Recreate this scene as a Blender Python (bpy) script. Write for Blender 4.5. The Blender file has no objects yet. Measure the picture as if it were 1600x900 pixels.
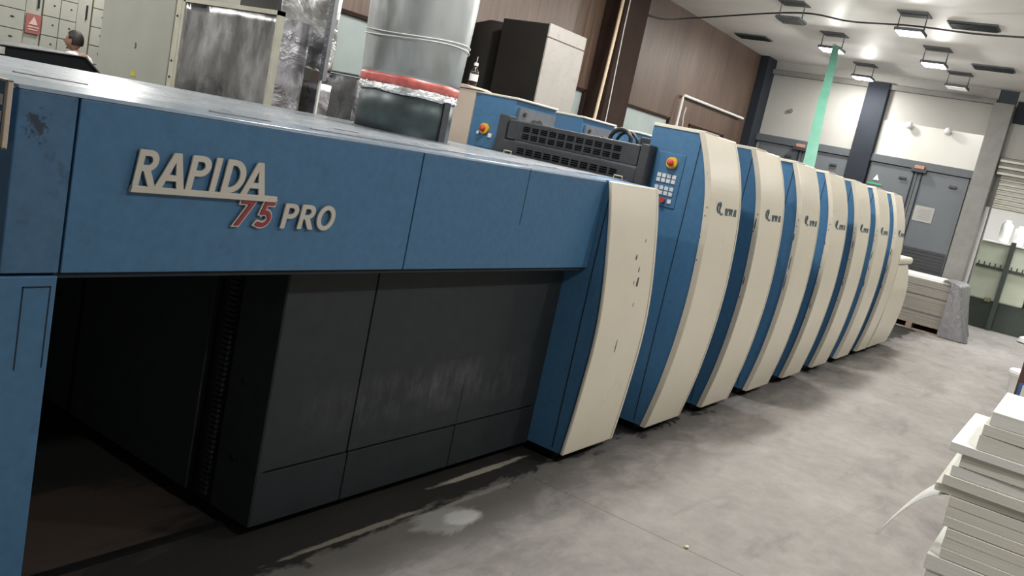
import bpy, bmesh, math, random
from mathutils import Vector, Matrix
random.seed(7)
PI = math.pi
sc = bpy.context.scene
COL = sc.collection
F0 = -0.06          # floor height before the whole scene is lifted by 0.06

# ------------------------------------------------------------------ materials
def newmat(name):
    m = bpy.data.materials.new(name); m.use_nodes = True
    nt = m.node_tree; b = nt.nodes['Principled BSDF']
    return m, nt, b
def N(nt, t, **kw):
    n = nt.nodes.new(t)
    for k, v in kw.items():
        if k.startswith('i_'): n.inputs[k[2:].replace('_', ' ')].default_value = v
        else: setattr(n, k, v)
    return n
def coords(nt, scale=(1, 1, 1), kind='Object'):
    tc = N(nt, 'ShaderNodeTexCoord'); mp = N(nt, 'ShaderNodeMapping')
    mp.inputs['Scale'].default_value = scale
    nt.links.new(tc.outputs[kind], mp.inputs['Vector'])
    return mp.outputs['Vector']
def world(nt, scale=(1, 1, 1)):
    g = N(nt, 'ShaderNodeNewGeometry'); mp = N(nt, 'ShaderNodeMapping')
    mp.inputs['Scale'].default_value = scale
    nt.links.new(g.outputs['Position'], mp.inputs['Vector'])
    return mp.outputs['Vector']
def ramp(nt, fac, stops):
    r = N(nt, 'ShaderNodeValToRGB'); e = r.color_ramp.elements
    while len(e) < len(stops): e.new(0.5)
    for i, (p, c) in enumerate(stops):
        e[i].position = p; e[i].color = (c[0], c[1], c[2], 1) if isinstance(c, (tuple, list)) else (c, c, c, 1)
    nt.links.new(fac, r.inputs[0]); return r.outputs[0]
def mix(nt, fac, a, b, mode='MIX'):
    m = N(nt, 'ShaderNodeMix', data_type='RGBA', blend_type=mode)
    if isinstance(fac, float): m.inputs[0].default_value = fac
    else: nt.links.new(fac, m.inputs[0])
    for s, v in ((6, a), (7, b)):
        if isinstance(v, (tuple, list)): m.inputs[s].default_value = (v[0], v[1], v[2], 1)
        else: nt.links.new(v, m.inputs[s])
    return m.outputs[2]
def noise(nt, vec, sc_, det=4, rough=.6, dist=0):
    n = N(nt, 'ShaderNodeTexNoise'); n.inputs['Scale'].default_value = sc_
    n.inputs['Detail'].default_value = det; n.inputs['Roughness'].default_value = rough
    n.inputs['Distortion'].default_value = dist
    nt.links.new(vec, n.inputs['Vector']); return n.outputs[0]
def math_(nt, op, a, b=None, clamp=False):
    m = N(nt, 'ShaderNodeMath', operation=op); m.use_clamp = clamp
    for i, v in enumerate((a, b)):
        if v is None: continue
        if isinstance(v, (int, float)): m.inputs[i].default_value = v
        else: nt.links.new(v, m.inputs[i])
    return m.outputs[0]
def bump(nt, b, h, st=.1, dist=.01):
    bn = N(nt, 'ShaderNodeBump'); bn.inputs['Strength'].default_value = st; bn.inputs['Distance'].default_value = dist
    nt.links.new(h, bn.inputs['Height']); nt.links.new(bn.outputs[0], b.inputs['Normal'])
def paint(name, col, rough=.45, metal=0., var=.12, vs=6, dirt=None, dirt_amt=.5, dirt_scale=9, bstr=0, spec=.5):
    m, nt, b = newmat(name)
    v = world(nt); n = noise(nt, v, vs, 5)
    lo = tuple(c * (1 - var) for c in col); hi = tuple(min(1, c * (1 + var)) for c in col)
    c = ramp(nt, n, [(.3, lo), (.7, hi)])
    if dirt:
        d = ramp(nt, noise(nt, world(nt, (1.3, 1.3, .8)), dirt_scale, 8, .75), [(.60, 0.), (.72, dirt_amt)])
        c = mix(nt, d, c, dirt)
    nt.links.new(c, b.inputs['Base Color'])
    b.inputs['Roughness'].default_value = rough; b.inputs['Metallic'].default_value = metal
    b.inputs['Specular IOR Level'].default_value = spec
    if bstr: bump(nt, b, noise(nt, v, 300, 2), bstr, .001)
    return m
def foil(name, col=(.75, .76, .76), rough=.16, s=3, st=.6, stretch=(1, 1, 1), dist=.05):
    m, nt, b = newmat(name)
    v = world(nt, stretch)
    b.inputs['Base Color'].default_value = (*col, 1); b.inputs['Metallic'].default_value = 1
    n1 = noise(nt, v, s, 6, .55, .8)
    r = ramp(nt, noise(nt, v, s * 2, 4), [(.3, rough * .6), (.75, rough * 2)])
    nt.links.new(r, b.inputs['Roughness'])
    bump(nt, b, n1, st, dist); return m
M = {}
M['blue'] = paint('blue_enamel', (.054, .150, .275), .42, var=.10, vs=30, dirt=(.02, .05, .09), dirt_amt=.35, dirt_scale=5, bstr=.15)
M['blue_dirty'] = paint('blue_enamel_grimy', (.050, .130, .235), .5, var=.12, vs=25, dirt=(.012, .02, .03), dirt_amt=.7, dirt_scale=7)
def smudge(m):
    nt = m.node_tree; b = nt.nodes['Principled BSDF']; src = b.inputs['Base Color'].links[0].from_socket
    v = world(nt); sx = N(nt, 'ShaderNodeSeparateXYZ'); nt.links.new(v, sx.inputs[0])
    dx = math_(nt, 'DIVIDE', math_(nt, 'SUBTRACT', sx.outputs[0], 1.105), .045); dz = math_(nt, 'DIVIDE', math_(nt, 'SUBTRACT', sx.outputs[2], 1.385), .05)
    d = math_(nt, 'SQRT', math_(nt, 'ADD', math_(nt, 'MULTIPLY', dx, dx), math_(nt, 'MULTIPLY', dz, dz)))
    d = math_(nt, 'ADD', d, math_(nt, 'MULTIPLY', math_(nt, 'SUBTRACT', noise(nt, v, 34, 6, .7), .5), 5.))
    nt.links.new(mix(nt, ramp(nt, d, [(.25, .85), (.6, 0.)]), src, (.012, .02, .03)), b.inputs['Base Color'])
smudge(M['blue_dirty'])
M['seam'] = paint('seam_shadow_gap', (.006, .012, .02), .8)
M['brown_black'] = paint('dark_brown_black_sheet', (.014, .0125, .011), .7, var=.2, vs=3, spec=.15)
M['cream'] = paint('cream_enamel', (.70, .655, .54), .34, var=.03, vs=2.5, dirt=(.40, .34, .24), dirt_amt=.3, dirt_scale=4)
M['cream_edge'] = paint('cream_edge_worn_shaded', (.60, .55, .45), .5, var=.05, vs=8, dirt=(.22, .16, .11), dirt_amt=.5, dirt_scale=16)  # darker cream holding the side strip's shade, plus worn patches
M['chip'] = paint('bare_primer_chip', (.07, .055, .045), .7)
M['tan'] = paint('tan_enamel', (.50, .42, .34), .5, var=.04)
M['black'] = paint('black_plastic', (.032, .034, .038), .5, var=.2, vs=20)
M['dark'] = paint('charcoal_enamel', (.021, .0245, .028), .55, var=.15, vs=12, spec=.2)
M['deep'] = paint('dark_oily_steel', (.007, .0075, .008), .6, var=.3, spec=.2)
M['steel'] = paint('grey_steel', (.25, .26, .28), .35, metal=.6, var=.15, vs=10)
M['key'] = paint('pale_key', (.60, .64, .66), .4)
M['slot'] = paint('black_slot', (.003, .003, .0035), .95, spec=0.)
M['red'] = paint('red_button', (.50, .05, .04), .35)
M['yellow'] = paint('yellow_ring', (.75, .42, .03), .4)
M['badge'] = paint('champagne_badge', (.55, .52, .46), .4, metal=.1, var=.04)
M['badge_red'] = paint('crimson_badge', (.26, .035, .045), .4, var=.1)
M['logo'] = paint('grey_green_print', (.06, .10, .11), .5)
M['ceil'] = None
M['beige'] = paint('beige_cabinet', (.40, .41, .36), .5, var=.05, vs=3)
M['beige_line'] = paint('beige_trim', (.55, .54, .44), .5)
M['olive'] = paint('olive_post', (.22, .21, .11), .5)
M['foil'] = foil('crinkled_foil', rough=.24, s=1.6, st=.45, dist=.06)
M['foil_smooth'] = foil('taped_foil_sheet', (.66, .66, .67), .30, 2.2, .30, (1, 1, .5), .05)
M['foil_dark'] = foil('dull_foil', (.42, .42, .45), .32, 4, .5)
M['galv'] = foil('galvanised_duct', (.52, .55, .55), .34, 2.0, .12, (1, 1, .35), .03)
M['tape'] = foil('silver_tape', (.85, .85, .85), .25, 14, 1., (1, 1, 3), .02)
M['duct_dark'] = paint('grey_green_duct', (.055, .075, .078), .4, metal=.3, var=.25, vs=9, dirt=(.14, .16, .16), dirt_amt=.5, dirt_scale=6)
M['pinktape'] = paint('pink_red_tape', (.52, .13, .11), .35, var=.35, vs=14, dirt=(.7, .55, .5), dirt_amt=.8)
M['bottle'] = paint('amber_dark_glass', (.02, .012, .01), .15)
M['white'] = paint('white_plastic', (.72, .72, .70), .45, var=.03)
M['paper'] = None
M['grey_door'] = paint('grey_door_paint', (.105, .118, .13), .5, var=.06, vs=2)
M['grey_door2'] = paint('grey_frame_paint', (.075, .085, .095), .5, var=.08, vs=2)
M['navy'] = paint('navy_pillar_paint', (.018, .0225, .030), .8, var=.15, vs=2, spec=.25)
M['farwall'] = paint('cream_wall_plaster', (.34, .335, .31), .75, var=.05, vs=1.5)
M['farwall2'] = paint('cream_gloss_panel', (.56, .56, .51), .25, var=.03, vs=1.5)
M['ledge'] = paint('grey_ledge', (.20, .20, .185), .6)
M['room'] = paint('plain_wall', (.62, .61, .58), .8, var=.05, vs=1)
M['shutter'] = paint('shutter_slats', (.40, .39, .33), .4, metal=.2)
M['mint'] = paint('pale_green_machine', (.55, .60, .48), .45, var=.05, vs=3)
M['mint_dark'] = paint('dark_green_machine_base', (.045, .06, .05), .5)
M['green_mesh'] = paint('green_strap', (.07, .20, .145), .5)
M['window'] = paint('frosted_window_pane', (.36, .42, .41), .25, var=.1, vs=1.5)
M['pallet'] = paint('pallet_wood', (.26, .20, .16), .8, var=.15, vs=12)
M['brownbox'] = paint('brown_board', (.09, .045, .035), .7)
M['bluebag'] = paint('blue_print', (.05, .14, .32), .5)
M['plastic'] = None
M['cable'] = paint('black_cable', (.015, .015, .016), .5)
M['cream_pipe'] = paint('cream_conduit', (.62, .50, .34), .5)
M['skin'] = paint('skin', (.30, .17, .12), .55)
M['hair'] = paint('dark_hair', (.015, .012, .011), .6)
M['shirt'] = paint('white_shirt', (.66, .65, .62), .8)
M['trousers'] = paint('dark_trousers', (.03, .03, .04), .8)
M['sign_red'] = paint('sign_red', (.36, .13, .11), .5)
M['sign_pale'] = paint('sign_pale', (.66, .50, .46), .5)
M['ventgrey'] = paint('grey_ceiling_grille', (.07, .08, .085), .6)
M['yellow_sign'] = paint('yellow_warning', (.55, .50, .08), .5)
M['green_sign'] = paint('green_sign', (.05, .30, .14), .5)
M['orange'] = paint('salmon_box', (.36, .19, .15), .5)

def glow(name, col, s):
    m, nt, b = newmat(name)
    b.inputs['Base Color'].default_value = (.9, .9, .9, 1)
    b.inputs['Emission Color'].default_value = (*col, 1); b.inputs['Emission Strength'].default_value = s
    return m
M['lamp_on'] = glow('lamp_lens_lit', (1, .98, .95), 14)
M['lamp_dim'] = glow('lamp_lens_partly_lit', (1, .98, .95), .35)
M['lamp_off'] = paint('lamp_lens_unlit', (.10, .10, .10), .3)

def m_wood():
    m, nt, b = newmat('brown_laminate_wall')
    v = world(nt, (1, 1, .06)); v2 = world(nt, (1, 1, .5))
    g = noise(nt, v, 22, 6, .65)
    c = ramp(nt, g, [(.3, (.078, .050, .037)), (.55, (.120, .079, .058)), (.75, (.16, .108, .082))])
    broad = ramp(nt, noise(nt, world(nt, (1, 1, .15)), 2.2, 2), [(.35, (.75, .75, .75)), (.7, (1.1, 1.08, 1.05))])
    c = mix(nt, 1., c, broad, 'MULTIPLY')
    # panel joints every 1.22 m along the wall
    sx = N(nt, 'ShaderNodeSeparateXYZ'); nt.links.new(v2, sx.inputs[0])
    fx = math_(nt, 'FRACT', math_(nt, 'DIVIDE', sx.outputs[0], 1.22))
    c = mix(nt, math_(nt, 'LESS_THAN', fx, .006), c, (.03, .018, .014))
    nt.links.new(c, b.inputs['Base Color']); b.inputs['Roughness'].default_value = .45
    return m
M['wood'] = m_wood()
M['wood_dark'] = paint('dark_brown_post', (.030, .018, .014), .9, var=.2, vs=3, spec=.15)

def m_ceiling():
    m, nt, b = newmat('painted_ceiling')
    c = ramp(nt, noise(nt, world(nt, (1, .35, 1)), 1.1, 5, .55), [(.3, (.74, .735, .71)), (.7, (.84, .835, .81))])
    nt.links.new(c, b.inputs['Base Color']); b.inputs['Roughness'].default_value = .55
    return m
M['ceil'] = m_ceiling()

def m_charcoal_scuffed():
    m, nt, b = newmat('charcoal_panel_with_chalky_scuffs')
    v = world(nt); sx = N(nt, 'ShaderNodeSeparateXYZ'); nt.links.new(v, sx.inputs[0])
    base = ramp(nt, noise(nt, v, 14, 4), [(.3, (.021, .0255, .029)), (.7, (.028, .033, .037))])
    # chalky splashes low on the panels: a band between 0.3 and 0.55 m up, strongest between x 2.6 and 3.8
    z = sx.outputs[2]; x = sx.outputs[0]
    band = math_(nt, 'MULTIPLY', math_(nt, 'SUBTRACT', 1., math_(nt, 'ABSOLUTE', math_(nt, 'DIVIDE', math_(nt, 'SUBTRACT', z, .42), .13)), True),
                 math_(nt, 'SUBTRACT', 1., math_(nt, 'ABSOLUTE', math_(nt, 'DIVIDE', math_(nt, 'SUBTRACT', x, 3.1), .85)), True))
    n = ramp(nt, noise(nt, world(nt, (1.6, 1, .8)), 5, 8, .72), [(.42, 0.), (.68, 1.)])
    drip = ramp(nt, noise(nt, world(nt, (1, 1, .07)), 60, 4, .7), [(.45, .35), (.7, 1.)])
    f = math_(nt, 'MULTIPLY', math_(nt, 'MULTIPLY', math_(nt, 'POWER', band, .6), n), math_(nt, 'MULTIPLY', drip, .55))
    c = mix(nt, f, base, (.26, .26, .27))
    nt.links.new(c, b.inputs['Base Color']); b.inputs['Roughness'].default_value = .5; b.inputs['Specular IOR Level'].default_value = .25
    return m
M['scuffed'] = m_charcoal_scuffed()

def m_floor():
    m, nt, b = newmat('stained_concrete_floor')
    v = world(nt); sx = N(nt, 'ShaderNodeSeparateXYZ'); nt.links.new(v, sx.inputs[0])
    x, y = sx.outputs[0], sx.outputs[1]
    big = noise(nt, v, .9, 6, .6); fine = noise(nt, v, 9, 8, .7); wisp = noise(nt, world(nt, (.5, 1.4, 1)), 2.2, 8, .65, .6)
    c = ramp(nt, big, [(.3, (.21, .196, .183)), (.7, (.31, .292, .272))])
    c = mix(nt, .5, c, ramp(nt, fine, [(.3, (.185, .173, .162)), (.75, (.34, .32, .298))]))
    c = mix(nt, ramp(nt, wisp, [(.52, 0.), (.70, .55)]), c, (.13, .13, .125))
    c = mix(nt, ramp(nt, noise(nt, world(nt, (.6, 1.2, 1)), 1.4, 7, .6), [(.55, 0.), (.8, .5)]), c, (.42, .40, .37))
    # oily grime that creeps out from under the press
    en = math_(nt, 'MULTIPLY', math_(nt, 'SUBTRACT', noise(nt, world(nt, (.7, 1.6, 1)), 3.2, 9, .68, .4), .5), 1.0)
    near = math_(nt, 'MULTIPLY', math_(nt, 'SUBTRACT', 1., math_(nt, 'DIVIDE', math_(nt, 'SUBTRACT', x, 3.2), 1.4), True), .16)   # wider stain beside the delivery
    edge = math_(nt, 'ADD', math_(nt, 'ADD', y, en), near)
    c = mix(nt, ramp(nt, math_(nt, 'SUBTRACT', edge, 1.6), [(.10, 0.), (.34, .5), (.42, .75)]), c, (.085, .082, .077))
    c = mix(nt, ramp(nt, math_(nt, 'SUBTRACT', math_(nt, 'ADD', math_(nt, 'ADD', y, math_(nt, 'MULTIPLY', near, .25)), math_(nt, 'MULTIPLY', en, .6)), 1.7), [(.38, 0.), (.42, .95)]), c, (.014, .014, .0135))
    # pale dried puddle edges beside the delivery
    def blob(cx, cy, rx, ry, ns, th, amt, col, c):
        dx = math_(nt, 'DIVIDE', math_(nt, 'SUBTRACT', x, cx), rx); dy = math_(nt, 'DIVIDE', math_(nt, 'SUBTRACT', y, cy), ry)
        d = math_(nt, 'SQRT', math_(nt, 'ADD', math_(nt, 'MULTIPLY', dx, dx), math_(nt, 'MULTIPLY', dy, dy)))
        d = math_(nt, 'ADD', d, math_(nt, 'MULTIPLY', math_(nt, 'SUBTRACT', noise(nt, world(nt, (.6, 2.2, 1)), ns, 9, .72, .5), .5), 1.7))
        f = ramp(nt, d, [(th * .65, amt), (th, 0.)])
        return mix(nt, f, c, col)
    c = blob(2.93, 1.985, .22, .10, 5, 1.1, .5, (.40, .40, .39), c); c = blob(3.0, 1.96, .13, .06, 6, 1., .7, (.55, .55, .54), c)
    c = blob(3.55, 2.235, .40, .026, 5, 1.1, .85, (.32, .295, .245), c)
    c = blob(2.5, 2.11, .62, .022, 9, .75, .6, (.30, .275, .225), c)
    c = blob(3.3, 2.07, .45, .022, 9, .8, .45, (.30, .28, .25), c)
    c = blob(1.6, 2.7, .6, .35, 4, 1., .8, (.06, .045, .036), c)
    # expansion joints
    fx = math_(nt, 'FRACT', math_(nt, 'DIVIDE', math_(nt, 'ADD', x, 2.2), 5.9))
    c = mix(nt, math_(nt, 'MULTIPLY', math_(nt, 'LESS_THAN', fx, .0012), .6), c, (.06, .055, .05))
    nt.links.new(c, b.inputs['Base Color'])
    r = ramp(nt, big, [(.3, .5), (.7, .75)]); nt.links.new(r, b.inputs['Roughness']); b.inputs['Specular IOR Level'].default_value = .22
    bump(nt, b, fine, .12, .01)
    return m
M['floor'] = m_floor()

def m_paper(name, col):
    m, nt, b = newmat(name)
    l = noise(nt, world(nt, (.4, .4, 60)), 6, 3, .6)
    c = ramp(nt, l, [(.35, tuple(q * .86 for q in col)), (.6, col)])
    nt.links.new(c, b.inputs['Base Color']); b.inputs['Roughness'].default_value = .8
    bump(nt, b, l, .25, .002); return m
M['paper'] = m_paper('cream_paper_edges', (.80, .79, .70))
M['paper2'] = m_paper('white_paper_edges', (.86, .86, .82))
M['greypaper'] = m_paper('grey_board_edges', (.25, .23, .20))
def m_plastic():
    m, nt, b = newmat('cloudy_plastic_wrap')
    b.inputs['Base Color'].default_value = (.24, .235, .245, 1); b.inputs['Roughness'].default_value = .35
    b.inputs['Transmission Weight'].default_value = .25
    bump(nt, b, noise(nt, world(nt, (1, 1, .3)), 8, 6, .6, 1), .8, .05); return m
M['plastic'] = m_plastic()
def m_duct_white():
    m, nt, b = newmat('whitish_marked_sheet')
    v = world(nt)
    c = ramp(nt, noise(nt, world(nt, (1, 1, .5)), 2, 5), [(.3, (.24, .225, .205)), (.7, (.31, .295, .27))])
    nz = noise(nt, world(nt, (1.1, 1, 1.6)), 13, 6, .8)
    s = ramp(nt, nz, [(.56, 0.), (.66, .4)])
    c = mix(nt, s, c, (.13, .115, .10)); nt.links.new(c, b.inputs['Base Color']); b.inputs['Roughness'].default_value = .5
    return m
M['marked'] = m_duct_white()

# ------------------------------------------------------------------ helpers
def bm_(): return bmesh.new()
def box(bm, x0, x1, y0, y1, z0, z1):
    r = bmesh.ops.create_cube(bm, size=1)
    for v in r['verts']:
        v.co = Vector(((x0 + x1) / 2 + v.co.x * (x1 - x0), (y0 + y1) / 2 + v.co.y * (y1 - y0), (z0 + z1) / 2 + v.co.z * (z1 - z0)))
    return bm
def prism(bm, pts, axis, a0, a1):
    """pts: 2-D outline in the two axes other than `axis` (x:yz, y:xz, z:xy)"""
    def P(u, v, a): return {'x': (a, u, v), 'y': (u, a, v), 'z': (u, v, a)}[axis]
    A = [bm.verts.new(P(u, v, a0)) for u, v in pts]; B = [bm.verts.new(P(u, v, a1)) for u, v in pts]
    n = len(pts); fs = [bm.faces.new(A), bm.faces.new(B[::-1])]
    for i in range(n): fs.append(bm.faces.new((A[i], B[i], B[(i + 1) % n], A[(i + 1) % n])))
    bmesh.ops.recalc_face_normals(bm, faces=fs); return bm
def cyl(bm, p0, p1, r, seg=16, r2=None):
    p0 = Vector(p0); p1 = Vector(p1); d = p1 - p0
    m = Matrix.Translation((p0 + p1) / 2) @ d.to_track_quat('Z', 'Y').to_matrix().to_4x4()
    bmesh.ops.create_cone(bm, cap_ends=True, segments=seg, radius1=r, radius2=r if r2 is None else r2, depth=d.length, matrix=m)
    return bm
def tube(bm, pts, r, seg=8):
    pts = [Vector(p) for p in pts]; rings = []
    for i, p in enumerate(pts):
        d = (pts[min(i + 1, len(pts) - 1)] - pts[max(i - 1, 0)]).normalized()
        up = Vector((0, 0, 1)) if abs(d.z) < .9 else Vector((1, 0, 0))
        a = d.cross(up).normalized(); b = d.cross(a)
        rings.append([bm.verts.new(p + (a * math.cos(2 * PI * k / seg) + b * math.sin(2 * PI * k / seg)) * r) for k in range(seg)])
    for R0, R1 in zip(rings, rings[1:]):
        for k in range(seg): bm.faces.new((R0[k], R0[(k + 1) % seg], R1[(k + 1) % seg], R1[k]))
    bm.faces.new(rings[0]); bm.faces.new(rings[-1][::-1])
    bmesh.ops.recalc_face_normals(bm, faces=bm.faces[:]); return bm
def smoothpts(pts, n=8):
    pts = [Vector(p) for p in pts]; out = []
    P = [pts[0]] + pts + [pts[-1]]
    for i in range(1, len(P) - 2):
        for k in range(n):
            t = k / n; a, b, c, d = P[i - 1], P[i], P[i + 1], P[i + 2]
            out.append(.5 * ((2 * b) + (c - a) * t + (2 * a - 5 * b + 4 * c - d) * t * t + (3 * b - a - 3 * c + d) * t ** 3))
    out.append(pts[-1]); return out
def lathe(bm, prof, c, seg=20):
    cx, cy, cz = c; rings = []
    for r, z in prof:
        rings.append([bm.verts.new((cx + r * math.cos(2 * PI * k / seg), cy + r * math.sin(2 * PI * k / seg), cz + z)) for k in range(seg)])
    for A, B in zip(rings, rings[1:]):
        for k in range(seg): bm.faces.new((A[k], A[(k + 1) % seg], B[(k + 1) % seg], B[k]))
    bm.faces.new(rings[0][::-1]); bm.faces.new(rings[-1])
    bmesh.ops.recalc_face_normals(bm, faces=bm.faces[:]); return bm
def mk(name, bm, mat, parent=None, bevel=0, smooth=False, label=None, cat=None, group=None, kind=None, segs=2):
    me = bpy.data.meshes.new(name); bm.to_mesh(me); bm.free()
    o = bpy.data.objects.new(name, me); COL.objects.link(o)
    me.materials.append(mat)
    if smooth:
        for p in me.polygons: p.use_smooth = True
    if bevel:
        b = o.modifiers.new('bevel', 'BEVEL'); b.width = bevel; b.segments = segs; b.limit_method = 'ANGLE'
    if parent:
        o.parent = parent; o.matrix_parent_inverse = Matrix.Translation(-base_of(parent))
    tag(o, label, cat, group, kind); return o
def base_of(p):
    return Vector(p.location) if p.parent is None else Vector((0, 0, 0))
def tag(o, label=None, cat=None, group=None, kind=None):
    for k, v in (('label', label), ('category', cat), ('group', group), ('kind', kind)):
        if v: o[k] = v
def thing(name, label, cat, loc, group=None):
    o = bpy.data.objects.new(name, None); COL.objects.link(o); o.location = loc; o.empty_display_size = .1
    tag(o, label, cat, group); return o
def B(name, mat, x0, x1, y0, y1, z0, z1, parent=None, bevel=0, **kw):
    return mk(name, box(bm_(), x0, x1, y0, y1, z0, z1), mat, parent, bevel, **kw)
def S(name, mat, x0, x1, y0, y1, z0, z1, **kw):
    return B(name, mat, x0, x1, y0, y1, z0, z1, kind='structure', **kw)
def copy_tree(o, parent=None):
    c = o.copy(); COL.objects.link(c)
    if parent: c.parent = parent
    for ch in list(o.children):
        copy_tree(ch, c)
    return c

# ------------------------------------------------------------------ setting
CE = 3.95; XW = 16.2; YL = 6.0
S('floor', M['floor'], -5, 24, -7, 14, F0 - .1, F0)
S('ceiling', M['ceil'], -5, XW, -7, 14, CE, CE + .1)
S('ceiling', M['ceil'], XW + .2, 24, -7, 6, 3.4, 3.5)
S('wall_near', M['room'], -5, 24, -7.1, -7, F0, CE)
S('wall_back', M['room'], -5.1, -5, -7, 14, F0, CE)
S('wall_left_back', M['room'], -5, 16.3, 14, 14.1, F0, CE)
S('wall_beyond', M['room'], 24, 24.1, -7, 6, F0, 3.5)
S('wall_beyond_side', M['room'], XW + .2, 24, 6, 6.1, F0, 3.5)
# brown laminate partition with a row of frosted windows
wins = [(5.52, 7.05), (8.75, 9.96), (11.07, 12.6), (13.35, 14.9)]
bm = bm_()
box(bm, 5.45, XW, YL, YL + .12, 2.38, CE); box(bm, 5.45, XW, YL, YL + .12, F0, 1.15)
xs = [5.45] + [v for w in wins for v in w] + [XW]
for a, b in zip(xs[::2], xs[1::2]): box(bm, a, b, YL, YL + .12, 1.15, 2.38)
mk('wall_left', bm, M['wood'], kind='structure')
for i, (a, b) in enumerate(wins):
    w = bpy.data.objects.new('window_%d' % (i + 1), None); COL.objects.link(w); w.location = (a, YL, 1.15); w['kind'] = 'structure'
    bm = bm_()
    box(bm, a, b, YL - .01, YL + .06, 2.345, 2.38); box(bm, a, b, YL - .01, YL + .06, 1.15, 1.185)
    box(bm, a, a + .035, YL - .01, YL + .06, 1.15, 2.38); box(bm, b - .035, b, YL - .01, YL + .06, 1.15, 2.38)
    mk('window_frame', bm, M['wood_dark'], w)
    B('window_pane', M['window'], a + .03, b - .03, YL + .03, YL + .05, 1.18, 2.35, w)
# posts on the partition
S('trim_1', M['wood_dark'], 9.98, 10.62, YL - .30, YL, F0, CE, bevel=.01)
S('trim_2', M['navy'], 15.75, XW, YL - .16, YL, F0, CE)
# far wall
bm = bm_()
box(bm, XW, XW + .2, 2.08, YL + .3, 2.58, CE); box(bm, XW, XW + .2, 2.08, YL + .3, F0, 2.58)
mk('wall_far', bm, M['farwall'], kind='structure')
S('wall_far', M['room'], XW, XW + .2, YL + .3, 14, F0, CE)
S('wall_far', M['farwall'], XW, XW + .2, -7, 1.8, 2.9, CE)
S('wall_far', M['farwall'], XW, XW + .2, -7, -2.6, F0, 2.9)
S('trim_3', M['ledge'], XW - .10, XW, 2.08, 5.95, 3.70, 3.79, bevel=.01)                     # ledge below the ceiling
S('trim_4', M['farwall2'], XW - .03, XW, 2.09, 3.72, 2.60, 3.19)                              # glossy lower panel
S('trim_5', M['navy'], XW - .16, XW, 3.74, 4.10, F0, 3.80, bevel=.01)                         # dark pillar between the doors
S('trim_6', M['grey_door2'], XW - .10, XW, 2.06, 5.95, 2.47, 2.60, bevel=.005)               # lintel over the doors
S('trim_7', M['ledge'], XW - .20, XW + .22, 1.80, 2.10, F0, 3.72, bevel=.01)                  # pier beside the shutter
def double_door(idx, ya, yb):
    d = bpy.data.objects.new('door_%d' % idx, None); COL.objects.link(d); d.location = (XW, (ya + yb) / 2, F0); d['kind'] = 'structure'
    ym = (ya + yb) / 2
    for a, b in ((ya, ym - .012), (ym + .012, yb)):
        leaf = B('door_leaf', M['grey_door'], XW - .06, XW - .01, a, b, F0 + .01, 2.46, d, .004)
        bm = bm_()
        for k in range(16): box(bm, XW - .075, XW - .055, a + .02, b - .02, .30 + k * .055, .345 + k * .055)
        mk('louvre_grille', bm, M['black'], leaf)
        B('door_closer', M['black'], XW - .10, XW - .055, (a + b) / 2 - .24, (a + b) / 2 - .12, 2.26, 2.30, leaf, .005)
    for q in (-.075, .055): B('overlap_strip', M['navy'], XW - .08, XW - .055, ym + q, ym + q + .02, F0 + .01, 2.46, d)
    return d
double_door(1, 2.14, 3.72)
double_door(2, 4.12, 5.75)
# paper notice on the door, small box signs above doors
n = B('door_notice', M['farwall'], XW - .068, XW - .0615, 2.52, 2.83, 1.62, 1.88, label='white printed notice sheet taped to the right grey door', cat='notice')
bm = bm_()
for k in range(6): box(bm, XW - .070, XW - .0675, 2.55, 2.80 - (k % 3) * .03, 1.66 + k * .033, 1.668 + k * .033)
mk('printed_lines', bm, M['steel'], n)
for yy, l in ((2.92, 'salmon coloured box above the right pair of grey doors'), (4.98, 'salmon coloured box above the left pair of grey doors')):
    t = thing('door_alarm_box', l, 'alarm box', (XW - .1, yy, 2.42), 'salmon boxes above the doors')
    B('cover', M['orange'], XW - .17, XW - .10, yy - .08, yy + .08, 2.47, 2.53, t, .01)
    B('bracket', M['black'], XW - .16, XW - .005, yy - .12, yy + .12, 2.42, 2.47, t)
t = thing('exit_sign', 'small green and white sign on grey door beside navy pillar', 'sign', (XW - .06, 3.6, 2.05))
B('green_strip', M['green_sign'], XW - .072, XW - .062, 3.45, 3.70, 2.08, 2.11, t)
mk('white_triangle', prism(bm_(), [(3.52, 2.16), (3.62, 2.16), (3.57, 2.26)], 'x', XW - .072, XW - .062), M['white'], t)
# two round white wall sensors in the glossy panel
for yy, l in ((3.275, 'left round white fitting on the cream panel above doors'), (2.66, 'right round white fitting on the cream panel above doors')):
    z = 3.16
    t = thing('wall_spotlight', l, 'wall fitting', (XW - .03, yy, z), 'round fittings on the cream panel')
    mk('ball', lathe(bm_(), [(.005, -.06), (.04, -.05), (.06, 0), (.04, .05), (.005, .06)], (XW - .12, yy, z)), M['white'], t, smooth=True)
    mk('stem', cyl(bm_(), (XW - .07, yy, z), (XW - .03, yy, z), .02), M['steel'], t)
t = mk('wall_hook', cyl(bm_(), (XW - .05, 5.35, 3.1), (XW, 5.35, 3.1), .035), M['steel'], label='small dark round hook on cream wall left of green strap', cat='hook')

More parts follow.
